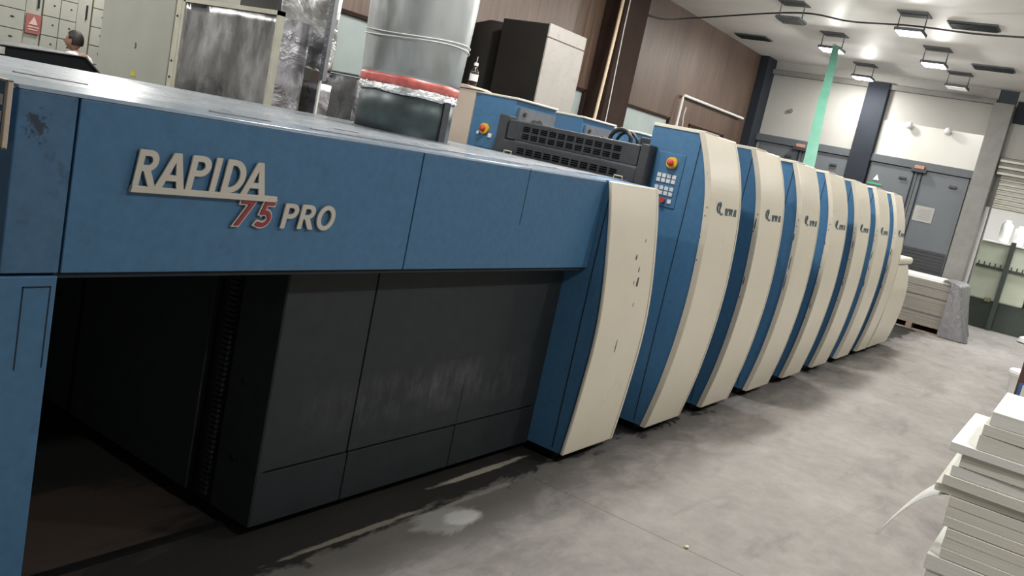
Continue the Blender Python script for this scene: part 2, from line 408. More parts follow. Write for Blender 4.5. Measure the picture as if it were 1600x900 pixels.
# rolling shutter in the opening beside the pier
t = thing('rolling_shutter', 'half raised slatted metal roller shutter over the far opening', 'shutter', (XW + .1, .5, 2.1))
bm = bm_()
k = 0; z = 2.08
while z < 2.62:
    prism(bm, [(XW + .135, z), (XW + .085, z + .012), (XW + .085, z + .045), (XW + .135, z + .062)], 'y', -2.6, 1.73); z += .075
mk('slat_curtain', bm, M['shutter'], t)
bm = bm_()
for z in (2.62, 2.72, 2.82): box(bm, XW - .10, XW + .1, -2.6, 1.78, z, z + .035)
mk('slat_roll', bm, M['shutter'], t)
B('shutter_housing', M['ledge'], XW - .06, XW + .18, -2.6, 1.79, 2.63, 2.89, t)
B('guide_rail', M['ledge'], XW + .08, XW + .16, 1.72, 1.80, F0, 2.63, t)
S('trim_8', M['navy'], XW - .04, XW + .02, -2.6, 1.78, 3.45, 3.80)
S('trim_9', M['white'], XW + .0, XW + .2, 1.745, 1.80, F0, 2.08)                               # pale door jamb

# machine seen through the opening
t = thing('pale_green_machine', 'pale green machine with dark base seen beneath the shutter', 'machine', (18.4, 0, F0))
B('base', M['mint_dark'], 18.3, 19.3, -3, 1.95, F0, .47, t)
for a, b in ((.98, 1.95), (-.3, .95), (-1.6, -.33)):
    B('body_panel', M['mint'], 18.25, 19.2, a, b, .47, 1.52, t, .03)
bm = bm_(); box(bm, 18.2, 18.26, -3, 1.9, 1.05, 1.10)
for k in range(40): box(bm, 18.19, 18.21, 1.85 - k * .09, 1.87 - k * .09, 1.05, 1.16)
mk('perforated_rail', bm, M['mint_dark'], t)
prism_b = prism(bm_(), [(18.16, F0), (18.22, F0), (18.22, 1.6), (18.16, 1.6)], 'y', 1.36, 1.44)
mk('upright_bar', prism_b, M['mint_dark'], t)
B('cover_lid', M['white'], 18.22, 19.0, .2, 1.93, 1.522, 1.553, t, .005)
B('hinge', M['olive'], 18.2, 18.26, 1.50, 1.60, .45, .52, t)
for i, (yy, h) in enumerate(((1.62, .42), (1.38, .36), (1.15, .40))):
    mk('white_drum', lathe(bm_(), [(.08, 0), (.10, .02), (.10, h * .8), (.05, h * .92), (.045, h)], (18.6, yy, 1.558)), M['white'],
       label=['tall white canister on the pale green machine, nearest the jamb', 'short white canister on the pale green machine', 'white canister on the pale green machine, furthest from jamb'][i],
       cat='canister', group='white canisters on the green machine', smooth=True)
mk('crumpled_bag', lathe(bm_(), [(.05, 0), (.28, .02), (.25, .09), (.12, .15), (.03, .17)], (17.6, .60, F0), 9), M['white'], label='crumpled white bag on the floor before the pale green machine', cat='bag')

# ------------------------------------------------------------------ ceiling lamps
def lamp(x, y, state, label, group='square floodlights hung below the ceiling'):
    t = thing('ceiling_floodlight', label, 'ceiling light', (x, y, CE), group)
    z = CE - .22
    B('housing', M['ventgrey'], x - .16, x + .16, y - .16, y + .16, z, z + .035, t, .008)
    lm = {'on': 'lamp_on', 'dim': 'lamp_dim', 'off': 'lamp_off'}[state]
    B('lens', M[lm], x - .14, x + .14, y - .14, y + .14, z - .012, z + .001, t)
    bm = bm_()
    tube(bm, [(x - .05, y - .15, z + .03), (x - .05, y - .15, CE - .01), (x - .05, y + .15, CE - .01), (x - .05, y + .15, z + .03)], .010, 6)
    mk('bracket', bm, M['ventgrey'], t)
    B('mounting_plate', M['ventgrey'], x - .2, x + .12, y - .17, y + .17, CE - .012, CE, t)
    if state == 'on':
        ld = bpy.data.lights.new('lamp_light', 'AREA'); ld.shape = 'SQUARE'; ld.size = .28; ld.energy = LE; ld.color = (1, .97, .93)
        lo = bpy.data.objects.new('lamp_light', ld); COL.objects.link(lo); lo.parent = t; lo.location = (0, 0, -.24)
        pd = bpy.data.lights.new('added_uplight', 'POINT'); pd.shadow_soft_size = .03; pd.energy = PE; pd.color = (1, .97, .93)  # extra point light added below the lens to brighten the ceiling
        po = bpy.data.objects.new('added_uplight', pd); COL.objects.link(po); po.parent = t; po.location = (0, 0, -.285)
    return t
LE = 66; PE = 36
lamp(11.2, 4.0, 'off', 'unlit floodlight nearest the top edge, with the cable running through')
lamp(13.0, 3.95, 'on', 'lit floodlight directly above the green strap')
lamp(15.4, 4.05, 'on', 'lit floodlight just in front of the navy pillar top')
lamp(11.2, 2.55, 'on', 'largest bright floodlight, cable passing behind it')
lamp(13.25, 2.6, 'on', 'lit floodlight between the two grilles of the right row')
lamp(15.1, 2.55, 'dim', 'dimly glowing floodlight nearest the shutter pier')
for x in (9.0, 6.4, 3.8, 1.2):
    for y in (3.95, 2.55):
        if y == 3.95 and x in (3.8,): continue
        if y == 2.55 and x in (1.2,-1.6): continue
        lamp(x, y, 'on', 'lit floodlight over the press, outside the photograph')
for x in (2.0, 5.5, 9.0, 12.6):
    lamp(x, -.9, 'on', 'lit floodlight over the aisle, outside the photograph')
for x, y in ((1.6, 6.4), (2.4, 9.0), (5.6, 9.6), (3, 11.8), (7, 11.6)):
    lamp(x, y, 'on', 'unseen floodlight added to light the rear bay, outside the photograph')  # unseen lamps added to brighten the beige cabinet and the foil
for x, y in ((18.0, .5), (21, -2), (21, 2.5)):
    ld = bpy.data.lights.new('room_light', 'AREA'); ld.size = 1.2; ld.energy = 210
    lo = bpy.data.objects.new('beyond_light', ld); COL.objects.link(lo); lo.location = (x, y, 3.35)
# ceiling grilles
def grille(x, y, label):
    t = thing('ceiling_grille', label, 'ceiling grille', (x, y, CE), 'grey grilles in the ceiling')
    bm = bm_(); box(bm, x - .17, x + .17, y - .27, y + .27, CE - .02, CE - .002)
    mk('frame', bm, M['ventgrey'], t)
    bm = bm_()
    for k in range(7): box(bm, x - .14 + k * .043, x - .125 + k * .043, y - .25, y + .25, CE - .035, CE - .015)
    mk('slats', bm, M['dark'], t)
grille(11.5, 1.95, 'ceiling grille right of the brightest floodlight'); grille(14.2, 2.0, 'ceiling grille near the shutter pier')
grille(13.9, 5.5, 'ceiling grille beside the brown wall, middle of the row'); grille(11.2, 5.55, 'ceiling grille at the top edge beside the brown wall')
# cables below the ceiling
pts = smoothpts([(10.75, 5.95, 3.60), (11.4, 5.9, 3.62), (11.9, 5.6, 3.78), (11.3, 4.0, 3.86), (11.0, 3.2, 3.76), (11.1, 2.55, 3.80), (10.9, 1.8, 3.74), (10.4, 1.0, 3.66), (10.2, .2, 3.6)], 8)
mk('hanging_cable', tube(bm_(), pts, .011, 6), M['cable'], label='black cable slung from lamp to lamp under the ceiling', cat='cable', smooth=True)

# conduits on the brown wall
mk('wall_conduit', tube(bm_(), [(9.78, 5.72, 1.2), (9.85, 5.72, 2.0), (9.90, 5.72, 3.0), (9.93, 5.72, CE)], .022), M['cream_pipe'], label='straight cream conduit running up beside the dark brown post', cat='pipe', smooth=True)
mk('thin_wall_cable', tube(bm_(), [(10.06, 5.66, 1.2), (10.04, 5.66, 2.2), (9.99, 5.66, 3.2), (9.99, 5.66, CE)], .006, 6), M['white'], label='thin pale cable hanging down the dark brown post', cat='cable')
mk('bent_conduit', tube(bm_(), [(12.72, 5.93, F0), (12.75, 5.93, 2.72), (12.78, 5.93, 2.76), (15.43, 5.93, 2.76)], .022), M['white'], label='white conduit bent at a right angle on the brown wall', cat='pipe')
mk('dangling_flex', tube(bm_(), smoothpts([(12.95, 5.93, 2.6), (12.93, 5.93, 2.45), (12.97, 5.93, 2.3), (12.92, 5.93, 2.1), (12.9, 5.93, 1.4)]), .008, 6), M['white'], label='thin grey flex dangling beneath the bent white conduit', cat='cable')

# green strap from lamp to press
t = thing('green_net_strap', 'translucent green netting strip hanging from a ceiling lamp', 'netting', (10.6, 3.1, 1.8))
bm = bm_()
top = Vector((12.4, 3.72, 3.70)); bot = Vector((10.55, 3.12, 1.83))
L = [];Rr = []
for k in range(15):
    s = k / 14; p = top.lerp(bot, s); w = .045 + .028 * s; q = .02 * math.sin(s * 9)
    d = Vector((.3, -.95, 0)) * w
    L.append((bm.verts.new(p - d + Vector((q, 0, 0)))));Rr.append(bm.verts.new(p + d + Vector((q, 0, 0))))
for k in range(14): bm.faces.new((L[k], L[k + 1], Rr[k + 1], Rr[k]))
o = mk('netting', bm, M['green_mesh'], t); sm = o.modifiers.new('s', 'SOLIDIFY'); sm.thickness = .006
mk('hook', tube(bm_(), [(12.4, 3.72, 3.66), (12.5, 3.75, 3.72), (12.7, 3.85, 3.76)], .012, 6), M['steel'], t)

# ------------------------------------------------------------------ the press
YM = 3.1
PROF = [(2.115, 1.858), (2.045, 1.70), (1.989, 1.52), (1.958, 1.33), (1.943, 1.138), (1.936, .94), (1.940, .738), (1.955, .52), (1.979, .311), (2.008, .14), (2.036, .0)]
PROF1 = [(2.128, 1.480), (2.085, 1.30), (2.05, 1.10), (2.025, .92), (2.012, .76), (2.010, .60), (2.018, .42), (2.032, .2), (2.050, .0)]
def dense(prof, n=5):
    return [(p.x, p.y) for p in smoothpts([(a, b, 0) for a, b in prof], n)]
def inner(prof, t): return [(y + t, z) for y, z in prof]

def glyph(ch, h, shear=.27, off=0.0):
    def arc(cx, cy, rx, ry, a0, a1, n=14): return [(cx + rx * math.cos(math.radians(a0 + (a1 - a0) * i / n)), cy + ry * math.sin(math.radians(a0 + (a1 - a0) * i / n))) for i in range(n + 1)]
    s = .19
    G = {
     'R': (.70, [[(0, 0), (0, 1), (.36, 1)] + arc(.36, .71, .29, .29, 90, -68) + [(.72, 0), (.49, 0), (.25, .41), (s, .41), (s, 0)], [(s, .83)] + [(s, .58), (.34, .58)] + arc(.34, .705, .12, .125, -90, 90)]),
     'P': (.62, [[(0, 0), (0, 1), (.34, 1)] + arc(.34, .70, .30, .30, 90, -90) + [(s, .40), (s, 0)], [(s, .83), (s, .57), (.32, .57)] + arc(.32, .70, .13, .13, -90, 90)]),
     'A': (.82, [[(0, 0), (.32, 1), (.52, 1), (.82, 0), (.61, 0), (.555, .20), (.27, .20), (.21, 0)], [(.325, .37), (.51, .37), (.42, .74)]]),
     'I': (.22, [[(0, 0), (0, 1), (s, 1), (s, 0)]]),
     'D': (.70, [[(0, 0), (0, 1), (.24, 1)] + arc(.24, .5, .44, .5, 90, -90), [(s, .83), (s, .17), (.24, .17)] + arc(.24, .5, .25, .33, -90, 90)]),
     'O': (.84, [arc(.42, .5, .42, .52, 0, 350, 35), arc(.42, .5, .23, .34, 0, 350, 35)]),
     '7': (.64, [[(0, 1), (.62, 1), (.62, .88), (.22, 0), (0, 0), (.36, .81), (0, .81)]]),
     '5': (.62, [[(.58, 1), (.10, 1), (.02, .46), (.14, .44)] + arc(.26, .31, .18, .15, 130, -120) + arc(.26, .31, .36, .33, -135, 108, 20)[0:0] + [(.04, .20), (-.06, .06)] + arc(.24, .31, .36, .33, -115, 88, 20) + [(.22, .63), (.25, .81), (.58, .81)]]),
     'K': (.72, [[(0, 0), (0, 1), (.2, 1), (.2, .6), (.48, 1), (.72, 1), (.38, .54), (.74, 0), (.49, 0), (.2, .44), (.2, 0)]]),
     'B': (.68, [[(0, 0), (0, 1), (.36, 1)] + arc(.36, .76, .24, .24, 90, -70) + arc(.38, .27, .28, .27, 70, -90), [(.2, .84), (.2, .62), (.34, .62)] + arc(.34, .73, .1, .11, -90, 90), [(.2, .45), (.2, .16), (.36, .16)] + arc(.36, .305, .12, .145, -90, 90)]),
    }
    w, sp = G[ch]
    return w * h, [[((x + y * shear) * h, y * h) for x, y in poly] for poly in sp]
def glyph_mesh(name, ch, h, X, Z, Y, mat, parent, depth=.012, shear=.27, off=0., sx=1.):
    w, sp = glyph(ch, h, shear)
    cu = bpy.data.curves.new(name, 'CURVE'); cu.dimensions = '2D'; cu.fill_mode = 'BOTH'; cu.extrude = depth / 2; cu.offset = off
    for poly in sp:
        s = cu.splines.new('POLY'); s.points.add(len(poly) - 1); s.use_cyclic_u = True
        for i, (x, y) in enumerate(poly): s.points[i].co = (x * sx, y, 0, 1)
    tmp = bpy.data.objects.new('tmp', cu); COL.objects.link(tmp)
    bpy.context.view_layer.update()
    me = bpy.data.meshes.new_from_object(tmp.evaluated_get(bpy.context.evaluated_depsgraph_get()))
    COL.objects.unlink(tmp); bpy.data.objects.remove(tmp)
    me.transform(Matrix.Translation((X, Y, Z)) @ Matrix.Rotation(PI / 2, 4, 'X'))
    bm = bm_(); bm.from_mesh(me); bpy.data.meshes.remove(me)
    return mk(name, bm, mat, parent), w * sx

def estop(parent, x, y, z, r=.024):
    c = mk('button_collar', cyl(bm_(), (x, y, z), (x - .018, y, z), r * 1.25, 24), M['yellow'], parent)
    e = mk('emergency_button', lathe_x(x - .018, y, z, [(r * .4, 0), (r * .4, .008), (r * .72, .012), (r * .72, .022), (r * .5, .028), (.002, .030)]), M['red'], parent, smooth=True)
def lathe_x(x, y, z, prof, seg=20):
    bm = lathe(bm_(), prof, (0, 0, 0), seg)
    bmesh.ops.transform(bm, matrix=Matrix.Translation((x, y, z)) @ Matrix.Rotation(-PI / 2, 4, 'Y'), verts=bm.verts[:]); return bm

def logo_marks(parent, x0):
    def ysurf(z):
        for (a, za), (b, zb) in zip(PROF, PROF[1:]):
            if zb <= z <= za: return a + (b - a) * (za - z) / (za - zb)
        return 2.0
    y = ysurf(1.41) - .002
    bm = bm_(); ctr = [(.0, -.05), (.03, -.062), (.045, -.03), (.035, 0), (.012, .005), (.0, .03), (.012, .06), (.03, .05), (.028, .012), (.05, -.01), (.07, -.02), (.062, -.05), (.045, -.08)]
    tube(bm, [(x0 + .105 + a * 1.5, y, 1.405 + b) for a, b in [(p.x, p.y) for p in smoothpts([(a, b, 0) for a, b in ctr], 4)]], .0095, 5)
    tube(bm, [(x0 + .07, y, 1.375), (x0 + .11, y, 1.378), (x0 + .21, y, 1.40)], .009, 5)
    for v in bm.verts: v.co.y = y + (v.co.y - y) * .4
    lg = mk('rider_emblem', bm, M['logo'], parent)
    X = x0 + .245
    for ch in 'KBA':
        o, w = glyph_mesh('letter', ch, .058, X, 1.378, y, M['logo'], parent, .006, 0., .002, 1.45); X += w + .008
def unit_tower(t, x0, w, prof, top, first=False, keypad=True, far=True, logo=True):
    """blue side frame with bulged cream cover towards the aisle, mirrored on the far side"""
    P = dense(prof); tk = .04 if not first else .02
    I = inner(P, tk)
    bot = 0.0
    # near blue column
    bm = prism(bm_(), [(2.46, bot), (2.46, top)] + I, 'x', x0, x0 + w)
    mk('side_column', bm, M['blue'] , t)
    # cream front cover
    bm = bm_()
    prism(bm, P + I[::-1], 'x', x0 - .012, x0 + w)
    sh = mk('front_cover', bm, M['cream'], t, .006)
    # worn raised rim at the right edge
    Pr = [(y - .004, z) for y, z in P]
    mk('edge_trim', prism(bm_(), Pr + P[::-1], 'x', x0 + w - .035, x0 + w - .028), M['cream_edge'], sh)
    Pe = [(y + .003, z) for y, z in P][::-1]
    if not first:
        mk('worn_shaded_edge', prism(bm_(), [(y + .002, z) for y, z in P] + [(y - .002, z) for y, z in I[::-1]], 'x', x0 - .0145, x0 - .0115), M['cream_edge'], sh)  # shade of the cover's side painted in, together with wear
    # straight vertical seam of the column door
    B('column_seam', M['seam'], x0 - .002, x0 + .01, 2.126, 2.131, .02, top - .01, t)
    if not first:
        B('top_plate', M['cream'], x0 - .006, x0 + w * .42, 2.115, 2.46, top, top + .020, t, .002)
        B('top_strip', M['cream'], x0 + w * .42, x0 + w, 2.12, 2.46, top, top + .008, t)
    B('plinth', M['deep'], x0 + .05, x0 + w - .04, 2.14, 2.46, F0, bot, t)
    if far:
        yf0, yf1 = 3.52, 3.87
        B('far_column', M['blue'], x0, x0 + w, yf0, yf1, bot, top, t)
        PM = [(2 * YM - y, z) for y, z in P]
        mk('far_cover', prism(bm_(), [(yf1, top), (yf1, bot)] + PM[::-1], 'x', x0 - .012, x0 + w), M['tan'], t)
        B('far_top_plate', M['cream'], x0 - .01, x0 + w, 3.5, 4.08, top, top + .015, t, .004)
    if keypad:
        cp = B('control_panel', M['blue'], x0 - .006, x0, 2.20, 2.385, 1.37, 1.70, t, .002)
        estop(cp, x0 - .006, 2.277, 1.641, .028)
        for blk, zz in enumerate((1.558, 1.528, 1.482, 1.452)):
            for c in range(4):
                yy = 2.345 - c * .034 - blk * .0
                B('key', M['key'], x0 - .012, x0 - .006, yy - .013, yy + .013, zz - .012, zz + .012, cp, .001)
        for yy in (2.325, 2.24): B('key', M['key'], x0 - .012, x0 - .006, yy - .013, yy + .013, 1.395, 1.42, cp, .001)
        mk('red_push_button', cyl(bm_(), (x0 - .006, 2.283, 1.408), (x0 - .026, 2.283, 1.408), .015, 16), M['red'], cp)
        cp2 = B('control_panel', M['blue'], x0 - .006, x0, 3.60, 3.80, 1.48, 1.70, t, .002)
        estop(cp2, x0 - .006, 3.735, 1.61, .030)
        mk('white_button', cyl(bm_(), (x0 - .006, 3.785, 1.575), (x0 - .016, 3.785, 1.575), .012, 12), M['white'], cp2)
        B('white_switch', M['white'], x0 - .016, x0 - .006, 3.665, 3.695, 1.555, 1.585, cp2, .002)

def louvre_guard(t, x, y0, y1, z0, z1, rows, cols=11):
    g = B('ventilated_guard', M['black'], x, x + .10, y0, y1, z0, z1, t, .008)
    bm = bm_()
    cw = (y1 - y0 - .24) / cols
    for r in range(rows):
        zc0 = z0 + .022 + r * (z1 - z0 - .03) / rows * .95
        hh = (z1 - z0 - .03) / rows * .72
        for c in range(cols):
            ya = y0 + .12 + c * cw
            for k in range(3):
                box(bm, x - .004, x + .002, ya + .008, ya + cw - .010, zc0 + hh * k / 3, zc0 + hh * (k + .5) / 3)
    mk('louvres', bm, M['slot'], g); return g

ordn = ['first', 'second', 'third', 'fourth', 'fifth', 'sixth', 'seventh']
for i in range(7):
    x0 = 4.976 + .94 * i - (0.02 if i == 1 else 0)
    lab = ['tall blue printing unit with grey keypad and bulged cream cover', 'second cream-covered printing unit, beside the keypad unit',
           'third cream-covered printing unit from the keypad end', 'middle cream-covered printing unit, fourth of the seven',
           'fifth cream-covered printing unit from the keypad end', 'sixth cream-covered printing unit, second nearest the feeder',
           'furthest tall printing unit, beside the low cream feeder'][i]
    t = thing('printing_unit', lab, 'printing machine', (x0 + .26, YM, F0), 'tall printing units in a row')
    unit_tower(t, x0, .52 if i < 6 else .46, PROF, 1.845, keypad=(i == 0))
    logo_marks([c for c in t.children if c.name.startswith('front_cover')][0], x0)
    # press body between the two columns
    B('centre_body', M['dark'], x0 + .02, x0 + (.86 if i < 6 else .46), 2.46, 3.52, .0, 1.50, t, .01)
    B('centre_plinth', M['deep'], x0 + .1, x0 + (.8 if i < 6 else .44), 2.5, 3.9, F0, 0, t)
    # walkway step between towers, dark
    if i < 6: B('side_guard', M['blue_dirty'], x0 + .52, x0 + .88, 2.44, 2.50, .02, 1.62, t)
    # ink rollers and frames on top
    bm = bm_(); 
    for k in range(3): cyl(bm, (x0 + .14 + k * .13, 2.50, 1.56 + .04 * (k % 2)), (x0 + .14 + k * .13, 3.50, 1.56 + .04 * (k % 2)), .045, 14)
    mk('ink_rollers', bm, M['steel'], t, smooth=False)
    pl = B('inner_plate', M['steel'], x0 + .04, x0 + .50, 3.50, 3.518, 1.52, 1.80, t)
    mk('bearing', cyl(bm_(), (x0 + .24, 3.50, 1.69), (x0 + .24, 3.46, 1.69), .055, 20), M['black'], pl)
    mk('bolt', cyl(bm_(), (x0 + .10, 3.50, 1.76), (x0 + .10, 3.49, 1.76), .015, 10), M['black'], pl)
    if i == 0:
        # guards facing the delivery
        louvre_guard(t, 4.88, 2.47, 3.48, 1.575, 1.708, 2)
        g = louvre_guard(t, 4.87, 2.46, 3.49, 1.36, 1.570, 3)
        for yy in (2.56, 3.42):
            tb = tube(bm_(), [(4.87, yy - .03, 1.47), (4.85, yy - .03, 1.47), (4.85, yy - .03, 1.497), (4.85, yy + .03, 1.497), (4.85, yy + .03, 1.47), (4.87, yy + .03, 1.47)], .004, 6)
            mk('handle', tb, M['cream'], g)
        B('guard_post', M['black'], 4.87, 4.975, 2.40, 2.462, 1.30, 1.72, t, .006)
        B('guard_post', M['black'], 4.87, 4.975, 3.485, 3.56, 1.30, 1.73, t, .006)
    if i in (0, 1, 2):
        for (hx, hy, hz, hr) in (((x0 + .58, 2.98, 1.72, .085),) if i == 0 else ((x0 + .6, 2.8, 1.70, .07),)):
            pts = [(hx, hy + hr * math.cos(a), hz + hr * math.sin(a)) for a in [math.radians(-60 + 20 * k) for k in range(17)]]
            mk('hose_loop', tube(bm_(), pts, .016, 8), M['cable'], t, smooth=True)
            mk('hose_loop', tube(bm_(), [(px + .05, py - .03, pz - .01) for px, py, pz in pts], .012, 8), M['cable'], t, smooth=True)
            B('pump_block', M['black'], hx + .02, hx + .14, hy - .30, hy - .14, 1.5, 1.78, t, .01)
        B('ink_duct', M['blue_dirty'], x0 + .66, x0 + .86, 2.62, 3.5, 1.50, 1.66, t, .01)
    if i == 0:
        B('bracket', M['brownbox'], x0 - .05, x0 - .012, 4.05, 4.12, 1.74, 1.82, t, .004)
    # small rust chips on the worn left edge
    for k in range(7 if i else 4):
        ch = bm_()
        z = 1.36 - random.random() * .8 if k > 1 else 1.42 - k * .05
        yy = min(PROF, key=lambda p: abs(p[1] - z))[0]
        hh = .012 + (random.random() * .14 if (i and k > 3) else 0)
        prism(ch, [(yy + .026, z), (yy + .034, z + hh * .3), (yy + .033, z + hh), (yy + .027, z + hh * .8)], 'x', x0 - .0155, x0 - .011)
        mk('paint_chip', ch, M['chip'], t)

# delivery-end tower and delivery frame: one long thing
D = thing('press_delivery', 'long low blue delivery end of the press with raised name letters', 'printing machine', (2.6, YM, F0))
unit_tower(D, 3.99, .56, PROF1, 1.478, first=True, keypad=False, far=False)
for (xx, z, hw, hh) in ((4.34, .955, .014, .026), (4.30, 1.10, .009, .011), (4.345, 1.03, .007, .012), (4.33, .84, .004, .008), (4.30, .96, .003, .008), (4.22, .62, .004, .02), (4.40, 1.19, .004, .008)):
    yy = [a + (b - a) * (za - z) / (za - zb) for (a, za), (b, zb) in zip(PROF1, PROF1[1:]) if zb <= z <= za][0]
    ch = bm_(); prism(ch, [(xx - hw * .6, z - hh), (xx + hw * .2, z - hh * 2.2), (xx + hw, z - hh * .3), (xx + hw * .6, z + hh * 1.4), (xx + hw * .1, z + hh * .6), (xx - hw * .5, z + hh * .3)], 'y', yy - .0025, yy + .004)
    mk('paint_chip', ch, M['chip'], D)
PF = 2.16
M['top_strip'] = paint('pale_blue_top_strip', (.24, .30, .37), .22, metal=.2, var=.1, vs=8)
fr = mk('front_panel', prism(bm_(), [(PF, 1.016), (PF, 1.470), (4.12, 1.470), (4.12, 1.30), (PF + .05, 1.30), (PF + .05, 1.016)], 'x', 1.204, 2.532), M['blue'], D, .003)
mk('front_panel', prism(bm_(), [(PF, 1.016), (PF, 1.470), (4.12, 1.470), (4.12, 1.30), (PF + .05, 1.30), (PF + .05, 1.016)], 'x', 2.538, 3.985), M['blue'], D, .003)
B('panel_seam', M['seam'], 3.268, 3.271, PF - .001, PF + .01, 1.22, 1.478, D)
mk('corner_panel', prism(bm_(), [(1.054, PF), (1.198, PF), (1.198, 4.12), (1.03, 4.12), (1.03, 2.215)], 'z', 1.016, 1.470), M['blue_dirty'], D, .003)
lg = mk('leg_door', prism(bm_(), [(1.054, PF), (1.198, PF), (1.198, 2.42), (1.03, 2.42), (1.03, 2.215)], 'z', F0, 1.008), M['blue'], D, .003)
# shallow pull recess outline in the leg door
bm = bm_()
for a, b, c, d in ((1.112, 1.184, .978, .982), (1.112, 1.115, .76, .982), (1.181, 1.184, .76, .982)):
    box(bm, a, b, PF - .0012, PF + .002, c, d)
mk('hatch_outline', bm, M['seam'], lg)
B('far_leg', M['dark'], 1.03, 1.20, 3.85, 4.12, F0, 1.016, D, .004)
B('rear_panel', M['deep'], 1.2, 2.1, 4.08, 4.12, F0, 1.30, D)
B('inner_seam_filler', M['seam'], 1.19, 3.98, PF + .012, PF + .05, 1.0, 1.02, D)
# top cover with chamfered pale lip
mk('top_cover', prism(bm_(), [(2.47, 1.474), (2.47, 1.480), (4.15, 1.480), (4.15, 1.474)], 'x', 1.05, 4.83), M['blue'], D, .001)
mk('top_front_strip', prism(bm_(), [(PF - .003, 1.470), (PF + .004, 1.480), (2.462, 1.480), (2.462, 1.470)], 'x', 1.05, 3.98), M['top_strip'], D, .002)
def m_top():
    m, nt, b = newmat('worn_grey_blue_top')
    c = ramp(nt, noise(nt, world(nt, (.6, 2, 1)), 5, 7, .6), [(.3, (.20, .235, .27)), (.7, (.34, .37, .40))])
    nt.links.new(c, b.inputs['Base Color']); b.inputs['Metallic'].default_value = .35
    nt.links.new(ramp(nt, noise(nt, world(nt), 12, 5), [(.3, .22), (.7, .42)]), b.inputs['Roughness']); return m
M['top'] = m_top()
tc = [c for c in D.children if c.name.startswith('top_cover')][0]; tc.data.materials[0] = M['top']
for xa, xb, ya in ((1.3, 1.52, 2.7), (1.72, 1.95, 2.34), (1.25, 1.4, 3.3), (2.1, 2.8, 2.30), (2.5, 2.62, 2.6), (2.9, 3.1, 2.36), (3.3, 3.45, 2.30), (3.75, 3.95, 2.45), (4.1, 4.3, 2.4)):
    B('cover_dash', M['steel'], xa, xb, ya, ya + .02, 1.480, 1.483, tc)  # thin steel-coloured dashes laid on the top cover
# recessed charcoal side
YR = 2.29
for a, b, c, d in ((2.10, 2.552, .208, 1.02), (2.560, 3.99, .208, 1.02)):
    B('side_panel', M['scuffed'], a, b, YR, YR + .05, c, d, D, .003)
for a, b in ((2.10, 2.56), (2.566, 3.278), (3.284, 3.99)):
    B('kick_panel', M['dark'], a, b, YR, YR + .05, -.01, .200, D, .003)
B('panel_seam', M['seam'], 3.281, 3.284, YR - .001, YR + .01, .21, .46, D)
B('inner_frame', M['deep'], 2.11, 3.985, YR + .045, 4.08, .0, 1.30, D)
B('plinth', M['deep'], 2.16, 3.98, YR + .08, 4.0, F0, .0, D)
B('bay_post', M['dark'], 2.095, 2.13, 2.292, 2.52, -.01, 1.02, D, .003)
bm = bm_()
for k in range(46): box(bm, 2.085, 2.11, 2.545, 2.585, .02 + k * .021, .033 + k * .021)
mk('lift_chain', bm, M['dark'], D)
B('bay_wall', M['dark'], 2.08, 2.11, 2.66, 3.52, .0, 1.02, D, .003)
B('bay_wall', M['dark'], 2.08, 2.11, 3.56, 4.05, .0, 1.02, D, .003)
for yy, zz in ((2.43, .52), (2.43, .22), (3.72, .5)):
    mk('bolt', cyl(bm_(), (2.095 if yy < 3 else 2.08, yy, zz), (2.085 if yy < 3 else 2.07, yy, zz), .012, 12), M['deep'], D)
B('threshold_rail', M['deep'], 1.2, 2.1, 2.42, 2.45, F0, F0 + .012, D)
mk('air_hose', tube(bm_(), smoothpts([(1.95, 3.5, 1.0), (2.0, 3.45, .86), (2.0, 3.2, .78), (2.0, 2.95, .80), (2.02, 2.8, .95)]), .007, 6), M['green_sign'], D, smooth=True)
mk('wire_ring', tube(bm_(), [(1.9, 3.05 + .09 * math.cos(a / 10 * PI), .99 + .05 * -math.sin(a / 10 * PI)) for a in range(11)], .004, 6), M['cream_pipe'], D, smooth=True)
# name badge
yb = PF - .010
bar = mk('name_badge', prism(bm_(), [(1.358, 1.244), (1.853, 1.244), (1.858, 1.262), (1.362, 1.262)], 'y', PF - .016, PF - .002), M['badge'], D, .001)
for ch_, X in zip('RAPIDA', (1.362, 1.428, 1.525, 1.605, 1.644, 1.716)):
    glyph_mesh('letter', ch_, .1, X, 1.2622, yb, M['badge'], bar, .006, .13, .0, {'A': 1.13, 'R': .95, 'D': 1.12}.get(ch_, 1.05))
for ch_, X in (('7', 1.710), ('5', 1.791)):
    glyph_mesh('numeral_outline', ch_, .085, X, 1.163, PF - .006, M['badge'], bar, .006, .24, .0045, 1.0)
    glyph_mesh('numeral', ch_, .085, X, 1.163, PF - .0105, M['badge_red'], bar, .004, .24, -.0008, 1.0)
for ch_, X in (('P', 1.889), ('R', 1.960), ('O', 2.036)):
    glyph_mesh('letter', ch_, .082, X, 1.161, yb, M['badge'], bar, .006, .13, .0, 1.16)

# last low feeder unit
t = thing('feeder_unit', 'low cream feeder unit at the far end of the press', 'printing machine', (11.7, YM, F0))
FP = [(2.04, 1.04), (2.0, .9), (1.97, .7), (1.97, .45), (2.0, .2), (2.04, 0)]
P = dense(FP); I = inner(P, .04)
mk('front_cover', prism(bm_(), P + I[::-1], 'x', 11.16, 12.28), M['cream'], t)
mk('body', prism(bm_(), [(4.05, 0), (4.05, 1.04)] + I, 'x', 11.14, 12.28), M['blue'], t)
B('top_lid', M['cream'], 11.14, 12.32, 2.0, 4.05, 1.05, 1.14, t, .03)
B('top_latch', M['white'], 11.35, 11.6, 2.05, 2.15, 1.14, 1.18, t, .01)
B('plinth', M['deep'], 11.3, 12.2, 2.14, 4.0, F0, 0, t)

